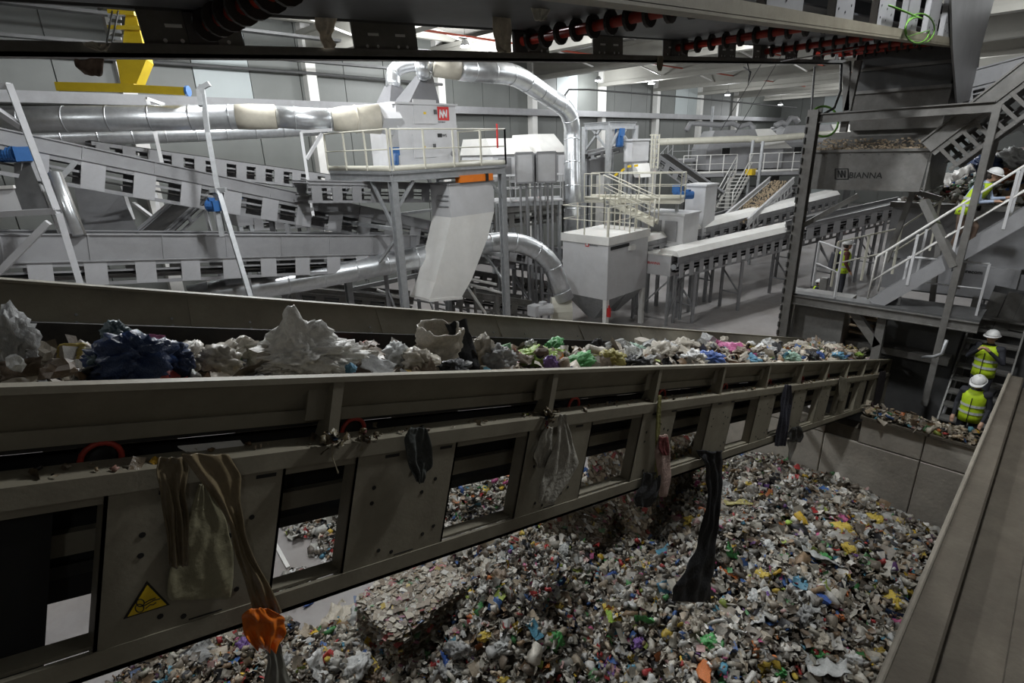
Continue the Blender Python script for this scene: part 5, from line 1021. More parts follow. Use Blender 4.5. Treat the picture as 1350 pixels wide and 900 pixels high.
# ------------------------------------------------------------------ waste: base shapes
def ico(sub):
    bm = bmesh.new(); bmesh.ops.create_icosphere(bm, subdivisions=sub, radius=1.0)
    v = np.array([p.co for p in bm.verts]); f = [tuple(p.index for p in q.verts) for q in bm.faces]; bm.free(); return v, f
ICO1, ICO2, ICO3, ICO4 = ico(1), ico(2), ico(3), ico(4)
def nz(p, s, o=0.0): return noise.noise(Vector((p[0]*s+o, p[1]*s+o*1.7, p[2]*s-o)))
def crumple(base, seed, amp=0.35, flat=(1, 1, 0.7), fr=1.6):
    v, f = base; o = seed*7.31; out = []
    for p in v:
        r = 1+amp*0.8*nz(p, fr, o)+amp*0.5*(0.55-abs(nz(p, fr*1.9, o+3))*2.2)+amp*0.42*(0.45-abs(nz(p, fr*4.2, o+9))*2.2)+amp*0.24*(0.4-abs(nz(p, fr*9, o+2))*2.2)
        out.append(p*r*np.array(flat))
    return np.array(out), f
def sheet(n, seed, curl=0.5, amp=0.25):
    o = seed*3.7; v = []
    for j in range(n+1):
        for i in range(n+1):
            x, y = i/n*2-1, j/n*2-1; e = 1+0.18*nz((x, y, 0), 2.2, o)
            z = amp*(abs(nz((x, y, 0), 1.8, o))*2-.5)+curl*0.3*x*x*(1 if seed % 2 else -1)+amp*.5*nz((x, y, 0), 4, o+5)
            v.append((x*e, y*e*0.8, z))
    f = [(j*(n+1)+i, j*(n+1)+i+1, (j+1)*(n+1)+i+1, (j+1)*(n+1)+i) for j in range(n) for i in range(n)]
    return np.array(v), f
def solid_sheet(n, seed, curl=0.5, amp=0.25, th=0.03):
    v, f = sheet(n, seed, curl, amp); k = len(v); w_ = v.copy(); w_[:, 2] -= th
    fs = list(f)+[tuple(i+k for i in reversed(q)) for q in f]
    m = n+1; edge = [i for i in range(n)]+[n+j*m for j in range(n)]+[n*m+n-i for i in range(n)]+[(n-j)*m for j in range(n)]
    for a, b in zip(edge, edge[1:]+edge[:1]): fs.append((b, a, a+k, b+k))
    return np.vstack([v, w_]), fs
def bottle(n, seed, crush=0.25):
    prof = [(-1, .0), (-1, .30), (-.9, .36), (-.3, .35), (-.1, .31), (.1, .35), (.4, .34), (.65, .22), (.8, .12), (.95, .12), (.95, 0)]
    if n < 8: prof = [(-1, .3), (-.2, .36), (.4, .34), (.75, .14), (.95, .12)]
    v = []; o = seed*2.3
    for z, r in prof:
        for j in range(n):
            a = 2*math.pi*j/n; q = (math.cos(a), math.sin(a), z); k = r*(1+crush*nz(q, 1.6, o)*2); v.append((z, k*q[0], k*q[1]*(1-crush)))
    f = [(i*n+j, i*n+(j+1) % n, (i+1)*n+(j+1) % n, (i+1)*n+j) for i in range(len(prof)-1) for j in range(n)]
    f += [tuple(range(n-1, -1, -1)), tuple(range((len(prof)-1)*n, len(prof)*n))]
    return np.array(v), f
def carton(seed):
    rr = np.random.default_rng(seed); v = np.array([(x, y*.62, z*.4) for z in (-1, 1) for y in (-1, 1) for x in (-1, 0, 1)], float); v += rr.normal(0, .13, v.shape)
    f = [(0, 3, 4, 1), (1, 4, 5, 2), (6, 7, 10, 9), (7, 8, 11, 10), (0, 1, 7, 6), (1, 2, 8, 7), (3, 9, 10, 4), (4, 10, 11, 5), (0, 6, 9, 3), (2, 5, 11, 8)]
    return v, f
FLATS = [sheet(3, s+50, .15, .14) for s in range(6)]
SMALL = [sheet(3, s, .9, .5) for s in range(8)]+[crumple(ICO1, s, .7, (1, .7, .35)) for s in range(3)]+[bottle(6, 1), carton(1), carton(2)]
PAL = [((0.56, 0.55, 0.51), 30), ((0.38, 0.37, 0.33), 24), ((0.24, 0.215, 0.18), 20), ((0.14, 0.12, 0.10), 16), ((0.45, 0.39, 0.31), 14), ((0.28, 0.20, 0.13), 10), ((0.03, 0.03, 0.035), 8),
       ((0.42, 0.05, 0.05), 2.2), ((0.62, 0.42, 0.05), 2.0), ((0.05, 0.12, 0.34), 2.4), ((0.10, 0.30, 0.44), 2.0), ((0.07, 0.26, 0.09), 1.8), ((0.34, 0.44, 0.10), 1.0), ((0.52, 0.18, 0.06), 1.4), ((0.42, 0.09, 0.22), 1.4), ((0.58, 0.38, 0.38), 1.6), ((0.16, 0.08, 0.24), 1.0), ((0.72, 0.72, 0.70), 11)]
PC = np.array([p[0] for p in PAL]); PWt = np.array([p[1] for p in PAL], float); PWt /= PWt.sum()
def rotm(rng, n, tilt=0.6):
    az = rng.uniform(0, 2*np.pi, n); ax = rng.normal(0, tilt, n); ay = rng.normal(0, tilt, n)
    R = np.empty((n, 3, 3)); ca, sa = np.cos(az), np.sin(az); cx, sx = np.cos(ax), np.sin(ax); cy, sy = np.cos(ay), np.sin(ay); z0 = np.zeros(n); o1 = np.ones(n)
    Rz = np.stack([ca, -sa, z0, sa, ca, z0, z0, z0, o1], 1).reshape(-1, 3, 3); Rx = np.stack([o1, z0, z0, z0, cx, -sx, z0, sx, cx], 1).reshape(-1, 3, 3); Ry = np.stack([cy, z0, sy, z0, o1, z0, -sy, z0, cy], 1).reshape(-1, 3, 3)
    return Rz @ Rx @ Ry
def mass(name, pos, size, rng, tilt=0.6, shapes=None, pal=None, parent=None, mat=None, dark=None, R=None, aniso=None):
    """many small pieces of waste in one mesh; each piece has one colour of its own"""
    shapes = shapes or SMALL; n = len(pos); which = rng.integers(0, len(shapes), n); R = rotm(rng, n, tilt) if R is None else R
    cols = PC[rng.choice(len(PC), n, p=PWt)] if pal is None else np.array([p[0] for p in pal])[rng.choice(len(pal), n, p=np.array([p[1] for p in pal], float)/sum(p[1] for p in pal))]
    cols = cols*rng.uniform(.7, 1.15, (n, 1)); 
    if dark is not None: cols = cols*dark
    base = pos.mean(0) if parent is None else ROOTLOC[parent.name]
    V = []; LI = []; LT = []; CO_ = []; off = 0
    for s, (v, f) in enumerate(shapes):
        idx = np.nonzero(which == s)[0]
        if len(idx) == 0: continue
        sc_ = size[idx][:, None]*(rng.uniform(.6, 1.25, (len(idx), 3)) if aniso is None else np.array(aniso)*rng.uniform(.75, 1.25, (len(idx), 3)))
        P = np.einsum('nij,nkj->nki', R[idx], v[None]*sc_[:, None, :])+pos[idx][:, None, :]-base
        k = len(v); V.append(P.reshape(-1, 3)); CO_.append(np.repeat(cols[idx], k, axis=0))
        lens = np.array([len(q) for q in f]); flat = np.concatenate([np.array(q) for q in f])
        LI.append((flat[None]+(off+np.arange(len(idx))*k)[:, None]).ravel()); LT.append(np.tile(lens, len(idx))); off += k*len(idx)
    V = np.concatenate(V); LI = np.concatenate(LI); LT = np.concatenate(LT); CO_ = np.concatenate(CO_)
    me = bpy.data.meshes.new(name); me.vertices.add(len(V)); me.vertices.foreach_set('co', V.ravel().astype(np.float32)); me.loops.add(len(LI)); me.loops.foreach_set('vertex_index', LI.astype(np.int32))
    me.polygons.add(len(LT)); ls = np.concatenate([[0], np.cumsum(LT)[:-1]]); me.polygons.foreach_set('loop_start', ls.astype(np.int32)); me.update(calc_edges=True); me.validate()
    ca = me.color_attributes.new('Col', 'FLOAT_COLOR', 'POINT'); ca.data.foreach_set('color', np.hstack([CO_, np.ones((len(CO_), 1))]).ravel().astype(np.float32))
    me.materials.append(mat or M_trash); o = bpy.data.objects.new(name, me); C.objects.link(o); o['kind'] = 'stuff'
    if parent is None: o.location = base
    else: o.parent = parent
    return o
# ------------------------------------------------------------------ the heap in the bunker
def G(x, y, cx_, cy_, sx, sy, h): return h*np.exp(-(((x-cx_)/sx)**2+((y-cy_)/sy)**2))
def pile_h(x, y):
    x = np.asarray(x, float); y = np.asarray(y, float)
    h = G(x, y, 9.0, 2.0, 3.6, 2.6, 1.15)+G(x, y, 6.2, 2.2, 3.0, 2.4, .55)+G(x, y, 11.3, 4.2, 1.6, 1.8, .45)
    h = np.maximum(h, G(x, y, 6.7, 9.6, 2.4, 1.5, 1.0))                 # bright heap behind the conveyor
    h = np.maximum(h, G(x, y, 4.7, 4.9, 1.5, 1.2, 1.15))                # broken bale heap
    h = np.maximum(h, G(x, y, 2.1, 6.3, 1.2, .9, .62)); h = np.maximum(h, G(x, y, 0.6, 7.6, 1.3, 1.2, .5)); h = np.maximum(h, G(x, y, 3.1, 5.0, 1.8, 1.0, .45))
    h = np.maximum(h, G(x, y, 2.7, 8.5, .35, .35, .45)); h = np.maximum(h, G(x, y, 7.0, 5.6, 2.2, 1.5, .7))
    return h-.10+.12*np.sin(x*2.1+1.3*y)*np.cos(y*2.7-x)*np.clip(h*3, 0, 1)
xs = np.linspace(-2, XB, 90); ys = np.linspace(.2, 12, 80); gx, gy = np.meshgrid(xs, ys); gz = np.maximum(pile_h(gx, gy)-.06, -.05)
gv = np.stack([gx, gy, gz], -1).reshape(-1, 3); gf = [(j*90+i, j*90+i+1, (j+1)*90+i+1, (j+1)*90+i) for j in range(79) for i in range(89) if gz[j, i] > -.049 or gz[j+1, i+1] > -.049]
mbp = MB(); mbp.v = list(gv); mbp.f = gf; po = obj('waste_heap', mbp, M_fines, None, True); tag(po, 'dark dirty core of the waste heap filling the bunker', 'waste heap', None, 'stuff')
def scatter(n, x0, x1, y0, y1, rng, hmin=0.02):
    out = []
    while len(out) < n:
        x = rng.uniform(x0, x1, n*2); y = rng.uniform(y0, y1, n*2); h = pile_h(x, y); k = h > hmin
        out += list(np.stack([x, y, h], 1)[k])
    return np.array(out[:n])
r1 = np.random.default_rng(2)
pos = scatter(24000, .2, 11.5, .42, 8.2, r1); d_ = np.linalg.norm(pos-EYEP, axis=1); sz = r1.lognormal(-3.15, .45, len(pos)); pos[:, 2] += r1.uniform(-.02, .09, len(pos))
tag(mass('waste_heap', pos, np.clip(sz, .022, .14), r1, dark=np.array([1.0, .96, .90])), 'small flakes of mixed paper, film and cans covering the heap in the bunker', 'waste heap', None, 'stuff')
pos = scatter(4500, 2, 11.4, 7.6, 11.8, r1); pos[:, 2] += r1.uniform(-.02, .08, len(pos)); tag(mass('waste_heap', pos, np.clip(r1.lognormal(-2.8, .4, len(pos)), .03, .14), r1), 'bright heap of mixed flakes seen through the gaps of the conveyor', 'waste heap', None, 'stuff')
pos = scatter(2600, -1.5, 2.2, 5.8, 9.2, r1); pos[:, 2] += r1.uniform(0, .05, len(pos))
tag(mass('waste_heap', pos, np.clip(r1.lognormal(-3.6, .5, len(pos)), .01, .09), r1, dark=np.array([.45, .36, .28])), 'brown heap of fine waste at the lower left below the conveyor', 'waste heap', None, 'stuff')

SOFT = [crumple(ICO2, s+40, .6, (1, .8, .4), 1.5) for s in range(5)]+[sheet(6, s+30, .9, .6) for s in range(4)]
pos = scatter(2600, .6, 11.4, .45, 6.5, r1); pos[:, 2] += r1.uniform(0, .06, len(pos))
sm_ = mass('waste_heap', pos, np.clip(r1.lognormal(-2.65, .35, len(pos)), .04, .14), r1, shapes=SOFT, pal=[((.52, .51, .48), 10), ((.34, .33, .30), 10), ((.24, .22, .19), 8), ((.62, .62, .60), 6), ((.42, .36, .28), 5), ((.16, .13, .10), 5), ((.45, .32, .05), 1), ((.06, .13, .32), .8), ((.38, .06, .06), .7), ((.10, .26, .10), .6)])
sm_.data.polygons.foreach_set('use_smooth', [True]*len(sm_.data.polygons)); tag(sm_, 'soft crumpled film and bags of middling size mixed through the heap', 'waste heap', None, 'stuff')
# individual pieces: one mesh per kind, copied with a colour of its own
def base_mesh(name, vf, mat, smooth):
    return mesh_from(name, vf[0], vf[1], mat, smooth)
KINDS = {
    'plastic_bag': [base_mesh('plastic_bag', crumple(ICO4, s, .62, (1, .85, .6), 1.5), M_film, True) for s in range(6)],
    'film_sheet': [base_mesh('film_sheet', solid_sheet(9, s, .6, .32, .02), M_film, True) for s in range(5)],
    'crumpled_paper': [base_mesh('crumpled_paper', crumple(ICO2, s+20, .55, (1, .85, .6), 1.8), M_item, False) for s in range(4)],
    'plastic_bottle': [base_mesh('plastic_bottle', bottle(12, s, .22), M_film, True) for s in range(3)],
    'carton': [base_mesh('carton', carton(s+5), M_item, False) for s in range(4)],
    'rag': [base_mesh('rag', solid_sheet(8, s+9, 1.2, .7, .03), M_cloth, True) for s in range(3)],
}
COLS = {'white': (.68, .68, .66), 'grey': (.40, .40, .39), 'clear': (.55, .56, .54), 'beige': (.52, .46, .36), 'brown': (.24, .17, .11), 'yellow': (.72, .52, .04), 'orange': (.75, .20, .03), 'red': (.60, .04, .04), 'pink': (.62, .10, .30),
        'blue': (.05, .14, .50), 'light blue': (.12, .40, .62), 'green': (.08, .42, .10), 'lime': (.42, .66, .06), 'purple': (.20, .09, .36), 'black': (.02, .02, .022), 'silver': (.80, .77, .71), 'mint': (.36, .58, .44), 'dark blue': (.015, .045, .15), 'teal': (.07, .13, .15), 'magenta': (.50, .06, .24), 'olive': (.42, .36, .06)}
KN = {'plastic_bag': 'crumpled plastic bag', 'film_sheet': 'torn sheet of film', 'crumpled_paper': 'crumpled wad of paper', 'plastic_bottle': 'squashed plastic bottle', 'carton': 'crushed carton', 'rag': 'folded rag'}
CATS = {'plastic_bag': 'plastic bag', 'film_sheet': 'plastic film', 'crumpled_paper': 'paper', 'plastic_bottle': 'bottle', 'carton': 'carton', 'rag': 'rag'}
USED = {}
def item(kind, pos, size, col, where, group, rng, rot=None, scale=None, label=None):
    me = KINDS[kind][rng.integers(0, len(KINDS[kind]))]
    o = bpy.data.objects.new('plastic_bag' if kind == 'peaked_bag' else kind, me); C.objects.link(o); o.location = pos
    o.rotation_euler = rot if rot is not None else (rng.normal(0, .5), rng.normal(0, .5), rng.uniform(0, 6.28))
    s = np.array(scale if scale is not None else (1, 1, 1), float)*size; o.scale = s
    c = np.array(COLS[col]); c = (c*.85+c.mean()*.12)*rng.uniform(.85, 1.1) if 'heap' in group else (c*.74+c.mean()*.20)*rng.uniform(.85, 1.05); o.color = (*c, 1)
    lb = label or f'{col} {KN[kind]} {where}'
    USED[lb] = USED.get(lb, 0)+1
    tag(o, lb, CATS[kind], group); return o
r3 = np.random.default_rng(9)
CW = ['white', 'grey', 'clear', 'beige', 'brown', 'yellow', 'orange', 'red', 'pink', 'blue', 'light blue', 'green', 'lime', 'purple', 'black', 'silver']
cwp = np.array([20, 14, 16, 11, 10, 5, 2.5, 2.5, 2, 3.5, 3.5, 2.5, 1.5, 1.5, 6, 6], float); cwp /= cwp.sum()
kk = list(KINDS); kp = np.array([.25, .22, .2, .13, .14, .06])
def zone(x, y):
    p, q, dz = None, None, None
    a = 'near the concrete end wall' if x > 9.3 else ('in the middle of the bunker heap' if x > 6.6 else ('beside the bales' if y > 3.4 else 'at the near foot of the bunker heap'))
    b = 'close to the push wall' if y < 1.6 else ('under the conveyor edge' if y > 3.6 else 'on open ground of the heap')
    return a, b
import re as _re
def short(lb): return _re.split(r',| (?:on|at|in|right|left|between|behind|under|below|near|towards|beside|overlapping|trailing|leaning|with|standing|caught|seen|lying|low|against|across|next|of|trailing|curling|by)\b', lb)[0]
def landmarks(lst):
    sh = [(short(lb), px, py) for px, py, lb in lst]; names = [a for a, b, c in sh]
    return [q for q in sh if names.count(q[0]) == 1]
def proj(P): v = np.array(P, float)-EYEP; z = v@ZC; return CX+F*(v@XI)/z, CY-F*(v@YI)/z
def near_label(col, kind, P, lms, place):
    px, py = proj(P); order = sorted(lms, key=lambda q: (q[1]-px)**2+(q[2]-py)**2)
    for nm, qx, qy in order[:8]:
        dx, dy = px-qx, py-qy
        d = ('right of' if dx > 0 else 'left of') if abs(dx) > abs(dy) else ('in front of' if dy > 0 else 'just beyond')
        lb = f'{col} {KN[kind]} {d} the {nm} {place}'
        if lb not in USED: return lb
    return lb
def peaked():
    v, f = crumple(ico(5), 77, .50, (1, .8, .55), 2.6); w_ = v.copy()
    for cx_, cy_, a_, r_ in ((-.12, 0, 1.9, .07), (.38, .1, .9, .06), (-.5, .1, .35, .1)): w_[:, 2] += np.where(v[:, 2] > 0, a_*.45*np.exp(-((v[:, 0]-cx_)**2+(v[:, 1]-cy_)**2)/r_), 0)
    return w_, f
def sack():
    n, k = 40, 14; v = []
    for side in (0, 1):
        for j in range(k+1):
            z = j/k*2-1
            for i in range(n):
                a = 2*math.pi*i/n; q = (math.cos(a), math.sin(a), z); r = (1-.06*side)*(1+.30*nz(q, 1.7, 3)+.16*(.4-abs(nz(q, 3.2, 8))*2)-.12*(z < -.5)); top = (1+.22*nz((q[0], q[1], 0), 3, 5)) if j == k else 1
                v.append((q[0]*r, q[1]*r*.75, z*top))
    f = []; o = n*(k+1)
    for j in range(k):
        for i in range(n):
            a, b, c, d = j*n+i, j*n+(i+1) % n, (j+1)*n+(i+1) % n, (j+1)*n+i; f.append((a, b, c, d)); f.append((o+d, o+c, o+b, o+a))
    for i in range(n): a, b = k*n+i, k*n+(i+1) % n; f.append((a, b, o+b, o+a))
    return np.array(v), f
KINDS['peaked_bag'] = [base_mesh('plastic_bag', peaked(), M_film, True)]; KINDS['paper_sack'] = [base_mesh('paper_sack', sack(), M_item, True)]
KN['peaked_bag'] = 'bag'; CATS['peaked_bag'] = 'plastic bag'; KN['paper_sack'] = 'sack'; CATS['paper_sack'] = 'sack'
n_it = 0
specials = [('plastic_bag', 1046, 634, .15, 'red', 'red plastic bag standing at the top of the heap by the concrete wall'), ('plastic_bag', 990, 640, .13, 'yellow', 'yellow bag at the top of the heap by the concrete wall'), ('plastic_bottle', 1040, 692, .17, 'lime', 'bright lime green bottle on the upper slope of the heap'),
    ('film_sheet', 985, 668, .5, 'olive', 'long yellowish film roll lying across the upper slope'), ('plastic_bag', 1110, 702, .2, 'yellow', 'wide yellow bag on the right upper slope'), ('plastic_bag', 1135, 704, .15, 'orange', 'orange bag right beside the wide yellow bag'), ('film_sheet', 1085, 738, .42, 'clear', 'large clear film sheet on the right slope'),
    ('plastic_bag', 1006, 762, .14, 'yellow', 'yellow bag in the middle of the slope right of the black cloth'), ('film_sheet', 960, 757, .2, 'orange', 'orange strip of film right of the black cloth'), ('plastic_bag', 805, 806, .15, 'yellow', 'yellow bag lying alone left of the black cloth'), ('plastic_bag', 732, 848, .17, 'green', 'green bag low in the centre of the heap'),
    ('carton', 1083, 790, .14, 'blue', 'blue and white carton on the lower right slope'), ('film_sheet', 1085, 875, .38, 'clear', 'big clear film sheet in the lower right corner of the heap'), ('carton', 930, 890, .16, 'orange', 'orange carton at the bottom edge of the heap'), ('plastic_bag', 935, 848, .16, 'green', 'green bag low on the heap below the black cloth'),
    ('plastic_bag', 720, 722, .2, 'red', 'red bag beside the bale with an orange strip above it'), ('film_sheet', 697, 752, .25, 'orange', 'orange strip on top of the broken bale'), ('plastic_bag', 612, 788, .12, 'yellow', 'small yellow bag between the two bales'), ('plastic_bag', 840, 668, .16, 'yellow', 'yellow bag in the shade under the bottom chord'), ('plastic_bag', 908, 690, .16, 'yellow', 'yellow bag on the heap left of the black cloth'),
    ('carton', 437, 870, .15, 'red', 'red and white pack lying on white film at lower left'), ('plastic_bottle', 405, 850, .24, 'white', 'white tube on the lower left heap'), ('plastic_bag', 408, 797, .12, 'blue', 'blue bag next to the patterned strip at lower left'), ('plastic_bag', 322, 855, .16, 'purple', 'purple and white bag at lower left'),
    ('film_sheet', 452, 815, .45, 'beige', 'large beige film on the lower left heap'), ('film_sheet', 425, 890, .35, 'white', 'white film at the bottom left of the bales'), ('plastic_bag', 470, 885, .25, 'white', 'white bag at the bottom edge near the bale'), ('plastic_bag', 375, 880, .22, 'grey', 'grey film bag at the bottom edge, left'), ('film_sheet', 270, 870, .3, 'grey', 'dirty grey film on the brown fines at lower left'), ('plastic_bag', 150, 877, .12, 'light blue', 'light blue bag on the brown fines at lower left'),
    ('plastic_bag', 480, 815, .3, 'clear', 'clear film bag leaning on the bale'), ('plastic_bag', 605, 860, .25, 'grey', 'grey film at the foot of the bale'), ('plastic_bag', 690, 655, .16, 'green', 'green bag seen through the gap below the beige cloth'), ('plastic_bag', 640, 650, .14, 'yellow', 'yellow bag seen through the conveyor gap'), ('plastic_bag', 1175, 795, .18, 'yellow', 'yellow bag low beside the push wall'), ('plastic_bag', 1150, 688, .2, 'yellow', 'yellow bag against the concrete wall at right'), ('plastic_bag', 1182, 690, .15, 'yellow', 'rightmost yellow bag against the concrete wall')]
def hit(px, py):
    r = ray(px, py); t_ = np.linspace(5, 20, 600); P = EYEP+r*t_[:, None]; h = np.maximum(pile_h(P[:, 0], P[:, 1]), 0); k = np.nonzero(P[:, 2] < h)[0]
    return P[k[0]] if len(k) else P[-1]
for k, px, py, s, c, lb in specials:
    p = hit(px, py); s *= .78; item(k, (p[0], p[1], max(p[2], 0)+s*.25), s, c, '', 'waste pieces on the bunker heap', r3, label=lb, scale=(1, .4, .5) if 'strip' in lb or 'roll' in lb else None); n_it += 1
LMS = landmarks([(q[1], q[2], q[5]) for q in specials])
while n_it < 300:
    px, py = r3.uniform(330, 1235), r3.uniform(630, 899)
    p = hit(px, py); x, y = p[0], p[1]
    if (2.7 < x < 4.6 and 5.3 < y < 7.2) or x > 11.35 or y < .5 or y > 9.5 or pile_h(x, y) < .05: continue
    k = kk[r3.choice(6, p=kp)]; c = CW[r3.choice(len(CW), p=cwp)]; a, b = zone(x, y)
    size = {'plastic_bag': .13, 'film_sheet': .16, 'crumpled_paper': .08, 'plastic_bottle': .13, 'carton': .09, 'rag': .15}[k]*r3.uniform(.5, 1.15)
    item(k, (x, y, p[2]+size*.3), size, c, '', 'waste pieces on the bunker heap', r3, label=near_label(c, k, (x, y, p[2]), LMS, 'on the heap')); n_it += 1

# bales of pressed waste
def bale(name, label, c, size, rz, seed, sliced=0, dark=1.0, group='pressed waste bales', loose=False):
    rng = np.random.default_rng(seed); c = np.array(c, float); sx, sy, szz = size; cr, sr = math.cos(rz), math.sin(rz)
    R0 = np.array([[cr, -sr, 0], [sr, cr, 0], [0, 0, 1]])
    T = lambda p: c+R0@np.array(p)
    t = thing(name, label, 'bale', c, group)
    core = MB(T); n_ = 7
    core.box((-sx/2+.04, -sy/2+.04, 0), (sx/2-.04, sy/2-.04, szz-.04)); obj('core', core, M_fines, t)
    P = []; S = []
    n = int(4200*(sx*szz*2+sy*szz*2+sx*sy)/5)
    faces = rng.choice(5, n, p=np.array([sx*szz, sx*szz, sy*szz, sy*szz, sx*sy])/(2*sx*szz+2*sy*szz+sx*sy)); rots = np.empty((n, 3, 3))
    for i, f_ in enumerate(faces):
        u, v = rng.uniform(-.5, .5), rng.uniform(0, 1); j = rng.normal(0, .02)
        if f_ < 2: p = (u*sx, (sy/2+j)*(1 if f_ else -1), v*szz)
        elif f_ < 4: p = ((sx/2+j)*(1 if f_ == 3 else -1), u*sy, v*szz)
        else: p = (u*sx, rng.uniform(-.5, .5)*sy, szz+j)
        P.append(T(p)); 
    # pieces lie in pressed layers: thin edges show on the sides, crossed with the pressing direction (local x)
    R = rotm(rng, n, .14); B_ = np.array([[0, 0, 1], [0, 1, 0], [-1, 0, 0]], float); R = np.einsum('ij,njk->nik', R0@B_, R) if sliced else np.einsum('ij,njk->nik', R0, R)
    if loose: mass('pressed_pieces', np.array(P)+rng.normal(0, .03, (n, 3)), rng.uniform(.025, .075, n), rng, parent=t, R=rotm(rng, n, .8))
    else:
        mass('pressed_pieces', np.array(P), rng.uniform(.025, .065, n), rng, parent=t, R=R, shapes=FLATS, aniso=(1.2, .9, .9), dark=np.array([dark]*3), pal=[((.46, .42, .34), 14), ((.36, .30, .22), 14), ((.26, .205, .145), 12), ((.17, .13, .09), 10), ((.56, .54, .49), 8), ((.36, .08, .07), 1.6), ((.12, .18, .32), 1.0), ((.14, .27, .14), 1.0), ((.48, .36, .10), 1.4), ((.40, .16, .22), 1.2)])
    wm = MB(T)
    for k in range(4):
        x = -sx/2+sx*(k+.7)/4.4; wm.tube([(x, -sy/2-.03, 0.02), (x, -sy/2-.03, szz+.02), (x, sy/2+.03, szz+.02), (x, sy/2+.03, 0.02)], .006, 4)
    obj('baling_wire', wm, M_galvs, t); return t
bp = onz(552, 857, 0.0)
bale('waste_bale', 'squared pressed bale in the light below the middle of the conveyor', (bp[0]+.15, bp[1]+.25, 0), (1.35, 1.05, .95), 0.05, 3, 0, .9)
bq = hit(690, 790); bale('waste_bale', 'loose bale broken open beside the squared bale, white pieces on top', (5.0, 5.0, .05), (1.0, .95, 1.05), .4, 5, 1, 1.0, loose=True)
b3 = onz(830, 640, 1.2); bale('waste_bale', 'tall bale stack coloured dark for the shade behind the conveyor gap, lower bale', (b3[0], b3[1], 0), (1.1, 1.3, 1.1), .1, 6, 1, .75)  # darker piece colours paint the shade behind the conveyor into the stack
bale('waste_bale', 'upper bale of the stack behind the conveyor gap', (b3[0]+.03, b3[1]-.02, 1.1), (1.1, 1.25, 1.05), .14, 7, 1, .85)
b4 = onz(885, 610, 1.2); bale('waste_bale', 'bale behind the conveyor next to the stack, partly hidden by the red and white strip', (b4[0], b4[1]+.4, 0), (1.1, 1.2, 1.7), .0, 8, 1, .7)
b5 = onz(770, 690, .5); bale('waste_bale', 'low dark bale under the bottom chord left of the stack', (b5[0], b5[1], 0), (1.1, 1.1, 1.0), .3, 9, 1, .55)

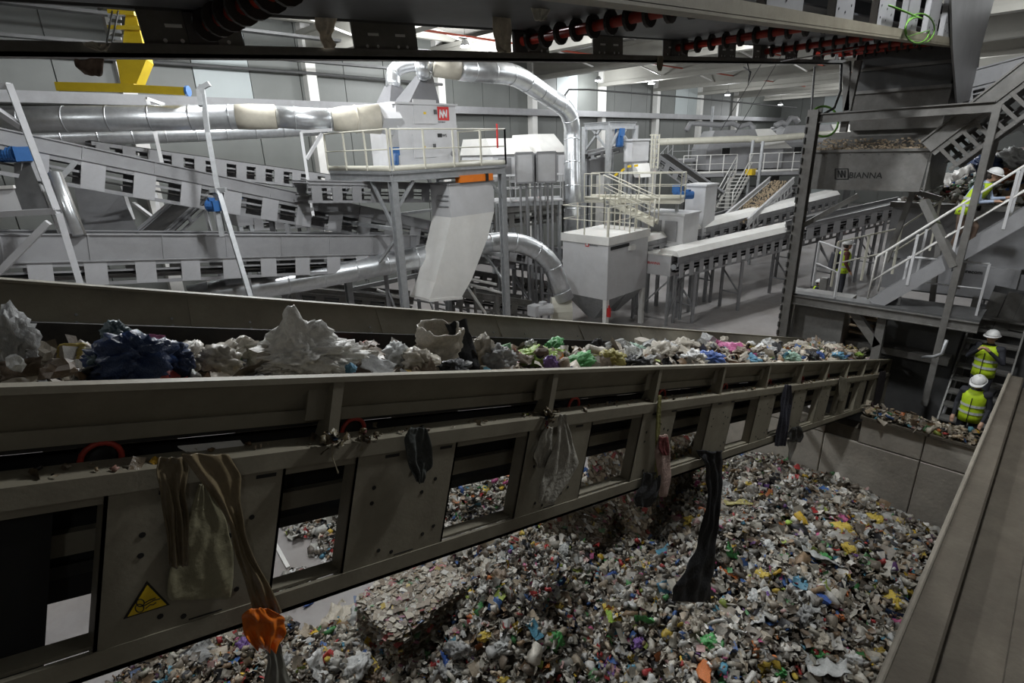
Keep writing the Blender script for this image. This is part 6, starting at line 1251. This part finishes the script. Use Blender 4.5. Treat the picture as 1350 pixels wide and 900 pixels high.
# ------------------------------------------------------------------ waste riding on the belt
VB = 2.1
r5 = np.random.default_rng(21)
n = 2600; uu = r5.uniform(-2.6, 17.0, n)**1.0; vv = r5.uniform(.28, 1.32, n); nn_ = .05+(.16+.2*np.clip(uu/11, 0, 1))*np.clip(1-((vv-.75)/.65)**2, 0, 1)*r5.uniform(.3, 1.1, n)
pos = np.array([LC((a, b, c)) for a, b, c in zip(uu, vv, nn_)])
tag(mass('belt_waste', pos, np.clip(r5.lognormal(-3.0, .4, n), .025, .10), r5, dark=np.array([.9, .82, .72])), 'small dusty scraps of paper and film lying on the conveyor belt', 'waste', None, 'stuff')
BI = [('plastic_bag', 12, 450, 62, 80, 'grey', .55, 'big white plastic bag at the left end of the belt'), ('crumpled_paper', 52, 462, 34, 30, 'beige', .6, 'beige crumpled wad beside the big white bag on the belt'), ('film_sheet', 90, 462, 40, 16, 'yellow', .8, 'yellow strip between the white and blue bags on the belt'), ('rag', 30, 485, 50, 30, 'brown', .45, 'brown rag low at the left end of the belt'), ('crumpled_paper', 75, 487, 60, 28, 'brown', .4, 'brown wad in front of the yellow strip on the belt'), ('crumpled_paper', 20, 478, 26, 22, 'white', .35, 'whitish wad at the left belt edge'),
    ('plastic_bag', 175, 474, 105, 66, 'dark blue', .5, 'largest dark blue plastic bag on the belt'), ('plastic_bag', 225, 474, 60, 52, 'dark blue', .6, 'dark blue bag overlapping the largest blue bag on its right'), ('plastic_bag', 152, 438, 44, 28, 'teal', .7, 'dark teal bag on top of the blue bags'), ('film_sheet', 205, 447, 22, 10, 'pink', .8, 'pale pink scrap behind the blue bag'), ('plastic_bag', 128, 470, 30, 26, 'teal', .55, 'dark teal bag left of the largest blue bag'),
    ('plastic_bag', 290, 474, 62, 34, 'beige', .5, 'beige film bag between the blue and the clear bags'), ('crumpled_paper', 325, 462, 40, 26, 'beige', .8, 'cream wad behind the beige film bag'), ('plastic_bag', 358, 462, 30, 24, 'brown', .9, 'brown scrap left of the pointed clear bag'), ('peaked_bag', 402, 470, 132, 66, 'silver', .55, 'large shiny clear plastic bag with a tall peak on the belt'), ('plastic_bag', 440, 472, 60, 46, 'clear', .55, 'clear film bag trailing right of the peak'), ('plastic_bag', 462, 486, 14, 14, 'light blue', .3, 'small blue scrap at the belt edge right of the clear bag'), ('film_sheet', 482, 470, 34, 26, 'beige', .6, 'beige folded sheet leaning on the clear bag'), ('film_sheet', 498, 482, 44, 16, 'grey', .4, 'grey flat sheet on the belt edge'),
    ('paper_sack', 580, 457, 64, 54, 'beige', .7, 'tall beige paper sack with open top on the belt'), ('plastic_bag', 555, 476, 50, 30, 'beige', .5, 'dirty beige film in front of the paper sack'), ('rag', 612, 456, 34, 84, 'black', .60, 'black strip curling up behind the paper sack'), ('plastic_bag', 634, 462, 36, 36, 'beige', .7, 'smooth cream bag right of the black strip'), ('plastic_bag', 660, 474, 44, 34, 'grey', .55, 'frayed grey film tuft on the belt'), ('plastic_bag', 600, 484, 36, 20, 'black', .4, 'black film scrap at the belt edge below the sack'), ('film_sheet', 690, 472, 26, 24, 'brown', .6, 'brown torn piece left of the green bags'),
    ('plastic_bag', 706, 470, 46, 20, 'lime', .75, 'bright green bag, left one of the green bags on the belt'), ('plastic_bag', 726, 478, 18, 18, 'purple', .45, 'dark purple scrap between the green bags'), ('plastic_bag', 765, 476, 44, 18, 'green', .5, 'green bag, right one of the green bags on the belt'), ('plastic_bag', 738, 468, 30, 14, 'lime', .8, 'small lime bag between the two green bags'), ('plastic_bag', 806, 474, 36, 26, 'olive', .5, 'mustard yellow bag on the belt'), ('plastic_bag', 788, 457, 16, 20, 'black', 1.0, 'small black bag behind the mustard bag'), ('carton', 783, 464, 16, 10, 'red', .9, 'red pack behind the mustard bag'), ('film_sheet', 812, 456, 28, 22, 'white', 1.0, 'white torn wrapper behind the mustard bag'), ('plastic_bag', 836, 462, 34, 16, 'mint', .9, 'green and blue bag right of the mustard bag'), ('plastic_bag', 842, 478, 34, 12, 'black', .35, 'flat black bag at the belt edge'), ('rag', 878, 478, 14, 16, 'black', .35, 'pointed black scrap at the belt edge'), ('plastic_bag', 866, 468, 50, 28, 'beige', .7, 'beige film mound right of the flat black bag'), ('plastic_bag', 898, 458, 40, 16, 'beige', 1.05, 'beige film behind the beige mound'), ('plastic_bag', 915, 474, 34, 24, 'white', .5, 'white box shaped bag left of the bright blue bag'), ('plastic_bag', 936, 472, 36, 18, 'blue', .5, 'bright blue striped bag on the belt'),
    ('plastic_bag', 942, 453, 20, 12, 'pink', 1.1, 'small pink bag behind the others on the belt'), ('plastic_bag', 968, 464, 44, 22, 'magenta', .7, 'magenta bag in the middle of the far belt'), ('plastic_bag', 956, 458, 20, 12, 'magenta', .95, 'smaller magenta piece behind the magenta bag'), ('plastic_bag', 985, 461, 22, 12, 'yellow', .9, 'yellow bag right of the magenta bag'), ('plastic_bag', 985, 473, 30, 14, 'light blue', .45, 'mid blue bag at the belt edge below the yellow bag'), ('plastic_bag', 1008, 464, 24, 14, 'blue', .8, 'blue bag between white and orange pieces'), ('plastic_bag', 1000, 467, 18, 8, 'white', .6, 'white flat piece left of the blue bag'), ('plastic_bag', 1020, 459, 16, 10, 'orange', 1.0, 'orange brown bag behind the blue bag'), ('plastic_bag', 1027, 467, 22, 14, 'grey', .6, 'grey wad right of the blue bag'), ('plastic_bag', 1052, 458, 30, 16, 'beige', .95, 'beige dome shaped bag on the far belt'), ('plastic_bag', 1072, 457, 12, 16, 'grey', .9, 'pale pointed film right of the beige dome'), ('plastic_bag', 1045, 471, 20, 14, 'mint', .4, 'mint green bag at the belt edge'), ('plastic_bag', 1066, 471, 28, 16, 'black', .45, 'black bag right of the mint bag'), ('plastic_bag', 1080, 470, 12, 14, 'blue', .5, 'narrow blue bag right of the black bag'), ('plastic_bag', 1100, 463, 24, 16, 'beige', .7, 'beige film left of the golden bag'), ('plastic_bag', 1121, 463, 16, 16, 'yellow', .7, 'golden yellow bag near the far end of the belt'), ('plastic_bag', 1113, 469, 16, 8, 'light blue', .5, 'light blue piece under the golden bag'), ('plastic_bag', 1132, 467, 10, 6, 'lime', .6, 'small lime scrap right of the golden bag'), ('plastic_bag', 1150, 467, 26, 12, 'grey', .7, 'grey bag right of the lime scrap'), ('plastic_bag', 1172, 465, 18, 9, 'light blue', .7, 'light blue bag at the far end of the belt'), ('plastic_bag', 1194, 466, 22, 10, 'beige', .7, 'last beige bag at the far end of the belt')]
for k, px, py, w_, h_, c, v, lb in BI:
    P = ony(px, py, VB+v)
    if px > 1085: r_ = ray(px, py); P = EYEP+r_*(((CO-EYEP)@CN+.33)/(r_@CN)); P = LC((min(locc(P)[0], 17.2), min(max(locc(P)[1], .35), 1.3), .33))
    z_ = (P-EYEP)@ZC; s = w_*.5*z_/F*.95; sv = h_*.5*z_/F
    if k == 'film_sheet': sc_ = (1, .8, max(.4, sv/s)); rot = (r5.normal(.8, .3), r5.normal(0, .3), YAW-math.pi/2)
    elif k == 'rag': sc_ = (1, sv/s, .8); rot = (1.2, r5.normal(0, .2), YAW-math.pi/2+.5)
    elif k == 'peaked_bag': sc_ = (1, .7, .78); rot = (0, 0, YAW-math.pi/2)
    elif k == 'paper_sack': sc_ = (1, .9, .95); rot = (.15, .1, YAW-math.pi/2)
    else: sc_ = (1, .75, max(.5, sv/s)*1.6); rot = (r5.normal(0, .12), r5.normal(0, .12), YAW-math.pi/2+r5.normal(0, .25))
    item(k, P, s, c, '', 'waste pieces riding on the belt', r5, rot, sc_, lb)
LMB = landmarks([(q[1], q[2], q[7]) for q in BI])
for i in range(90):
    u = float(r5.uniform(-1.8, 16.8)); v = float(r5.uniform(.4, 1.25)); P = LC((u, v, .16+.16*min(max(u, 0)/10, 1)+r5.uniform(0, .1))); k = kk[r5.choice(6, p=kp)]
    c = ['beige', 'grey', 'white', 'brown', 'clear', 'light blue', 'yellow', 'red', 'green', 'black'][r5.choice(10, p=[.26, .18, .14, .14, .1, .04, .04, .03, .03, .04])]
    w_ = 'on the near half of the belt' if v < .8 else 'on the far half of the belt'
    z_ = 'at the upper left end' if u < .5 else ('at mid length' if u < 5 else ('beyond mid length' if u < 10 else 'towards the far end'))
    item(k, P, r5.uniform(.06, .14), c, '', 'waste pieces riding on the belt', r5, label=near_label(c, k, P, LMB, 'on the belt'))
# waste in the feed bunker at right and on the wall top
hy0, hy1, hx, hz = HEAP_Y
n = 1500; x = r5.uniform(hx+.15, hx+2.6, n); y = r5.uniform(hy0, hy1, n); z = hz-.15+np.clip((x-hx)*.55, 0, 1.1)*np.clip((hy1-y)*.7, .2, 1)
tag(mass('bunker_waste', np.stack([x, y, z+r5.uniform(-.03, .1, n)], 1), np.clip(r5.lognormal(-2.4, .4, n), .04, .2), r5), 'mixed waste heaped on the feed bunker behind the upper worker', 'waste', None, 'stuff')
for i, (px, py, s, c, k, lb) in enumerate(((1262, 226, .35, 'silver', 'film_sheet', 'shiny crumpled film hanging over the feed bunker edge'), (1297, 240, .3, 'mint', 'plastic_bag', 'pale green bag on the feed bunker above the worker'), (1300, 215, .3, 'dark blue', 'plastic_bag', 'dark blue bag on the feed bunker heap'), (1335, 210, .35, 'grey', 'plastic_bag', 'grey bag at the right margin on the feed bunker heap'), (1230, 250, .2, 'white', 'plastic_bag', 'white bag at the left corner of the feed bunker'), (1345, 170, .4, 'clear', 'film_sheet', 'pale film at the right margin high on the heap'), (1322, 232, .25, 'orange', 'plastic_bag', 'reddish bag right of the pale green bag on the heap'))):
    item(k, onx(px, py, hx+.25+.15*i), s, c, '', 'waste on the feed bunker', r5, label=lb)
n = 420; y = r5.uniform(.3, 2.05, n); x = XB+r5.uniform(-.02, .45, n); tag(mass('wall_top_waste', np.stack([x, y, 2.33+r5.uniform(0, .12, n)], 1), np.clip(r5.lognormal(-3.1, .4, n), .02, .09), r5, dark=np.array([.7, .62, .52])), 'scraps and dust lying along the top of the concrete end wall', 'waste', None, 'stuff')
n = 300; uu = r5.uniform(-1.2, 14, n); pos = np.array([LC((u, r5.uniform(0, .1), .01)) for u in uu]); tag(mass('chord_dust', pos, np.clip(r5.lognormal(-4.6, .5, n), .004, .025), r5, dark=np.array([.6, .5, .38])), 'crumbs and shreds caught on the top chord of the conveyor', 'waste', None, 'stuff')

# ------------------------------------------------------------------ rags hanging from the conveyors
def hang(name, label, rows, Y, col, cat='rag', mat=None, fold=.02, th=.006, m=12, seed=0, plane='y', sub=3, group=None):
    """rows of (x left, x right, y) in the frame, put on the plane of the conveyor side with folds and thickness"""
    R_ = []
    for a, b in zip(rows[:-1], rows[1:]):
        for k in range(sub): t_ = k/sub; R_.append(tuple(a[i]*(1-t_)+b[i]*t_ for i in range(3)))
    R_.append(rows[-1]); vs = []; o = seed*5.1; N_ = len(R_)
    for j, (xl, xr, y) in enumerate(R_):
        for i in range(m+1):
            t_ = i/m; e = 1+.06*nz((t_*3, j*.5, 0), 1.3, o)
            px = xl+(xr-xl)*t_+(xr-xl)*.08*nz((j*.35, t_*2, 1), 1, o+4)*(1 if i in (0, m) else .5); py = y+2.0*nz((t_*4, j*.3, 2), 1, o)
            P = ony(px, py, Y) if plane == 'y' else dep(px, py, Y)
            w_ = fold*(math.sin(t_*9+o+1.3*nz((t_, j*.2, 0), 2, o))+1.6*nz((t_*3.5, j*.22, 3), 1.5, o))
            vs.append(P-(V3(0, 1, 0) if plane == 'y' else -ZC)*(abs(w_)+.004))
    f = [(j*(m+1)+i, j*(m+1)+i+1, (j+1)*(m+1)+i+1, (j+1)*(m+1)+i) for j in range(N_-1) for i in range(m)]
    mb = MB(); mb.v = vs; mb.f = f; o_ = obj(name, mb, mat or M_cloth, None, True); s = o_.modifiers.new('thick', 'SOLIDIFY'); s.thickness = th; s.offset = 1
    ss = o_.modifiers.new('smooth', 'SUBSURF'); ss.levels = 1; ss.render_levels = 1
    o_.color = (*col, 1); tag(o_, label, cat, group); return o_
YF = CO[1]-.025
hang('plastic_film', 'brown bunched plastic film hanging at left over the first chassis plate', [(207, 246, 600), (203, 247, 618), (212, 240, 650), (216, 248, 690), (222, 246, 745)], YF, (.16, .125, .075), 'plastic film', M_film, .022, seed=1)
hang('plastic_film', 'thin yellowish translucent film stuck flat on the first chassis plate', [(262, 272, 636), (250, 290, 668), (244, 302, 695), (226, 306, 725), (220, 306, 760), (222, 303, 790)], YF+.012, (.27, .25, .16), 'plastic film', M_film, .008, seed=2)
hang('plastic_film', 'long brown twisted plastic film ending at the orange piece', [(236, 300, 596), (258, 316, 625), (285, 314, 660), (302, 316, 690), (310, 332, 730), (322, 352, 765), (332, 372, 805)], YF-.03, (.20, .155, .09), 'plastic film', M_film, .022, seed=3)
hang('plastic_piece', 'orange plastic flower shaped piece caught in the brown film', [(326, 352, 799), (318, 374, 812), (317, 374, 825), (323, 368, 838), (338, 358, 853)], YF-.07, (.72, .17, .015), 'plastic piece', M_film, .03, seed=4, m=14)
hang('plastic_film', 'grey green tail of film hanging below the orange piece', [(350, 368, 846), (352, 374, 870), (344, 384, 905)], YF-.05, (.20, .195, .165), 'plastic film', M_film, .015, seed=5)
hang('rag', 'dark grey tangled rag over the second chassis plate', [(538, 560, 562), (530, 564, 580), (534, 569, 605), (540, 562, 620), (547, 556, 635)], YF, (.055, .06, .055), 'rag', None, .025, seed=6)
hang('cloth', 'left lobe of beige cloth hanging from the bracket over the third plate', [(716, 728, 562), (708, 728, 580), (699, 724, 598), (708, 716, 616)], YF+.0, (.33, .31, .26), 'cloth', None, .015, seed=7)
hang('cloth', 'long pale beige cloth hanging from the bracket over the third plate', [(736, 744, 545), (733, 749, 565), (727, 757, 590), (720, 762, 610), (711, 748, 635), (706, 728, 662)], YF-.03, (.36, .34, .29), 'cloth', None, .018, seed=8)
hang('strap', 'yellowish green strap hanging beside the fourth plate', [(866, 872, 520), (863, 870, 560), (862, 868, 600), (861, 865, 640)], YF, (.18, .17, .05), 'strap', None, .008, m=4, seed=9)
hang('rag', 'torn red and white strip on the fourth plate', [(868, 880, 572), (862, 882, 595), (866, 884, 625), (868, 878, 655)], YF-.01, (.40, .28, .24), 'rag', None, .012, m=6, seed=10)
hang('rag', 'dark red rag at the top of the torn strip', [(868, 880, 575), (866, 881, 590), (872, 880, 600)], YF-.03, (.16, .03, .03), 'rag', None, .012, m=6, seed=11)
hang('rag', 'black rag wad on the bottom chord left of the long black cloth', [(846, 868, 622), (843, 867, 640), (830, 862, 655), (838, 858, 668)], YF, (.02, .02, .022), 'rag', None, .02, seed=12)
hang('cloth', 'long black cloth hanging far down from the bottom chord over the heap', [(916, 950, 592), (920, 950, 599), (929, 952, 612), (930, 949, 650), (924, 946, 690), (915, 941, 725), (900, 938, 750), (886, 936, 772), (884, 935, 792)], YF+.01, (.012, .012, .014), 'cloth', None, .035, .012, 12, 13, sub=4)
hang('cloth', 'dark navy cloth hanging over the sixth plate', [(1034, 1041, 506), (1028, 1042, 530), (1024, 1038, 555), (1020, 1034, 588)], YF, (.035, .036, .055), 'cloth', None, .02, seed=14)
hang('rag', 'black wad with pale shreds on the bottom chord right of the navy cloth', [(1040, 1056, 562), (1036, 1058, 572), (1038, 1054, 582)], YF-.02, (.03, .03, .028), 'rag', None, .025, seed=15)
hang('plastic_film', 'pale shred dangling under the black wad', [(1036, 1052, 578), (1038, 1048, 592), (1038, 1042, 606)], YF-.01, (.36, .35, .32), 'plastic film', None, .012, m=6, seed=16)
hang('rag', 'beige and dark rag over a far chassis plate', [(1106, 1115, 496), (1104, 1116, 512), (1106, 1112, 530)], YF, (.22, .2, .15), 'rag', None, .012, m=6, seed=17)
hang('rag', 'dark stringy rag dangling near the far end of the conveyor', [(1160, 1168, 488), (1154, 1164, 515), (1150, 1156, 540), (1146, 1152, 560), (1147, 1153, 570)], YF, (.03, .022, .025), 'rag', None, .012, m=6, seed=18)
hang('string', 'thin string hanging from the first bracket tuft', [(435, 439, 585), (436, 438, 600), (440, 442, 612), (444, 446, 624)], YF, (.30, .26, .18), 'string', None, .003, m=3, seed=19)
for px, py, s, lb in ((438, 577, .05, 'shredded tuft caught at the first skirt bracket'), (722, 548, .05, 'tuft of fibres caught at the second skirt bracket'), (485, 575, .04, 'crumbled tuft on the chord beside the red roller ring')):
    p = ony(px, py, YF); tag(mass('fibre_tuft', p+r5.normal(0, s*.5, (26, 3)), np.full(26, s*.35), r5, 1.5, dark=np.array([.35, .3, .2])), lb, 'tuft', None, 'stuff')
p0, p1, p2, p3 = [ony(x, y, CO[1]+.1) for x, y in ((235, 590), (318, 582), (326, 592), (250, 598))]
tag(obj('plastic_strip', MB().prism([p0, p1, p2, p3], (0, .01, .004)), M_white), 'white plastic strip lying on the chord above the first plate', 'plastic strip')
YO = OO[1]-.05
hang('plastic_film', 'frayed beige film hanging from the overhead belt left of the centre', [(414, 444, 22), (415, 440, 38), (419, 436, 48), (422, 443, 58), (426, 440, 64)], YO, (.75, .66, .54), 'plastic film', None, .02, seed=21)
hang('plastic_film', 'long dirty white strip hanging from the overhead belt beside the roller', [(646, 671, -12), (647, 672, 15), (649, 674, 42), (650, 673, 62), (655, 671, 70)], YO-.5, (.66, .60, .50), 'plastic film', None, .02, seed=22)
hang('paper', 'white paper scrap with a brown stain hanging from the overhead belt', [(690, 722, -10), (697, 728, 8), (701, 722, 18), (704, 716, 28)], YO-.9, (.8, .78, .72), 'paper', None, .015, seed=23)
hang('rag', 'brown rag patch hanging below the overhead chord at left', [(96, 137, 78), (98, 136, 88), (112, 135, 100)], YO+.03, (.22, .16, .13), 'rag', None, .02, seed=24)
hang('plastic_film', 'white shreds caught on top of the overhead chord at left', [(108, 148, 56), (112, 144, 61), (128, 140, 68)], YO-.02, (.45, .42, .36), 'plastic film', None, .015, seed=25)
hang('rag', 'small rag hanging from the overhead chord at the middle right', [(866, 874, 74), (864, 874, 84), (867, 872, 94)], YO, (.25, .22, .16), 'rag', None, .012, m=5, seed=26)
a, b = onz(362, 715, 0.02), onz(380, 748, 0.02); tag(obj('metal_bar', MB().bar(a, b, .07, .04), M_white), 'white metal bar lying on the concrete floor seen through the first gap', 'bar')
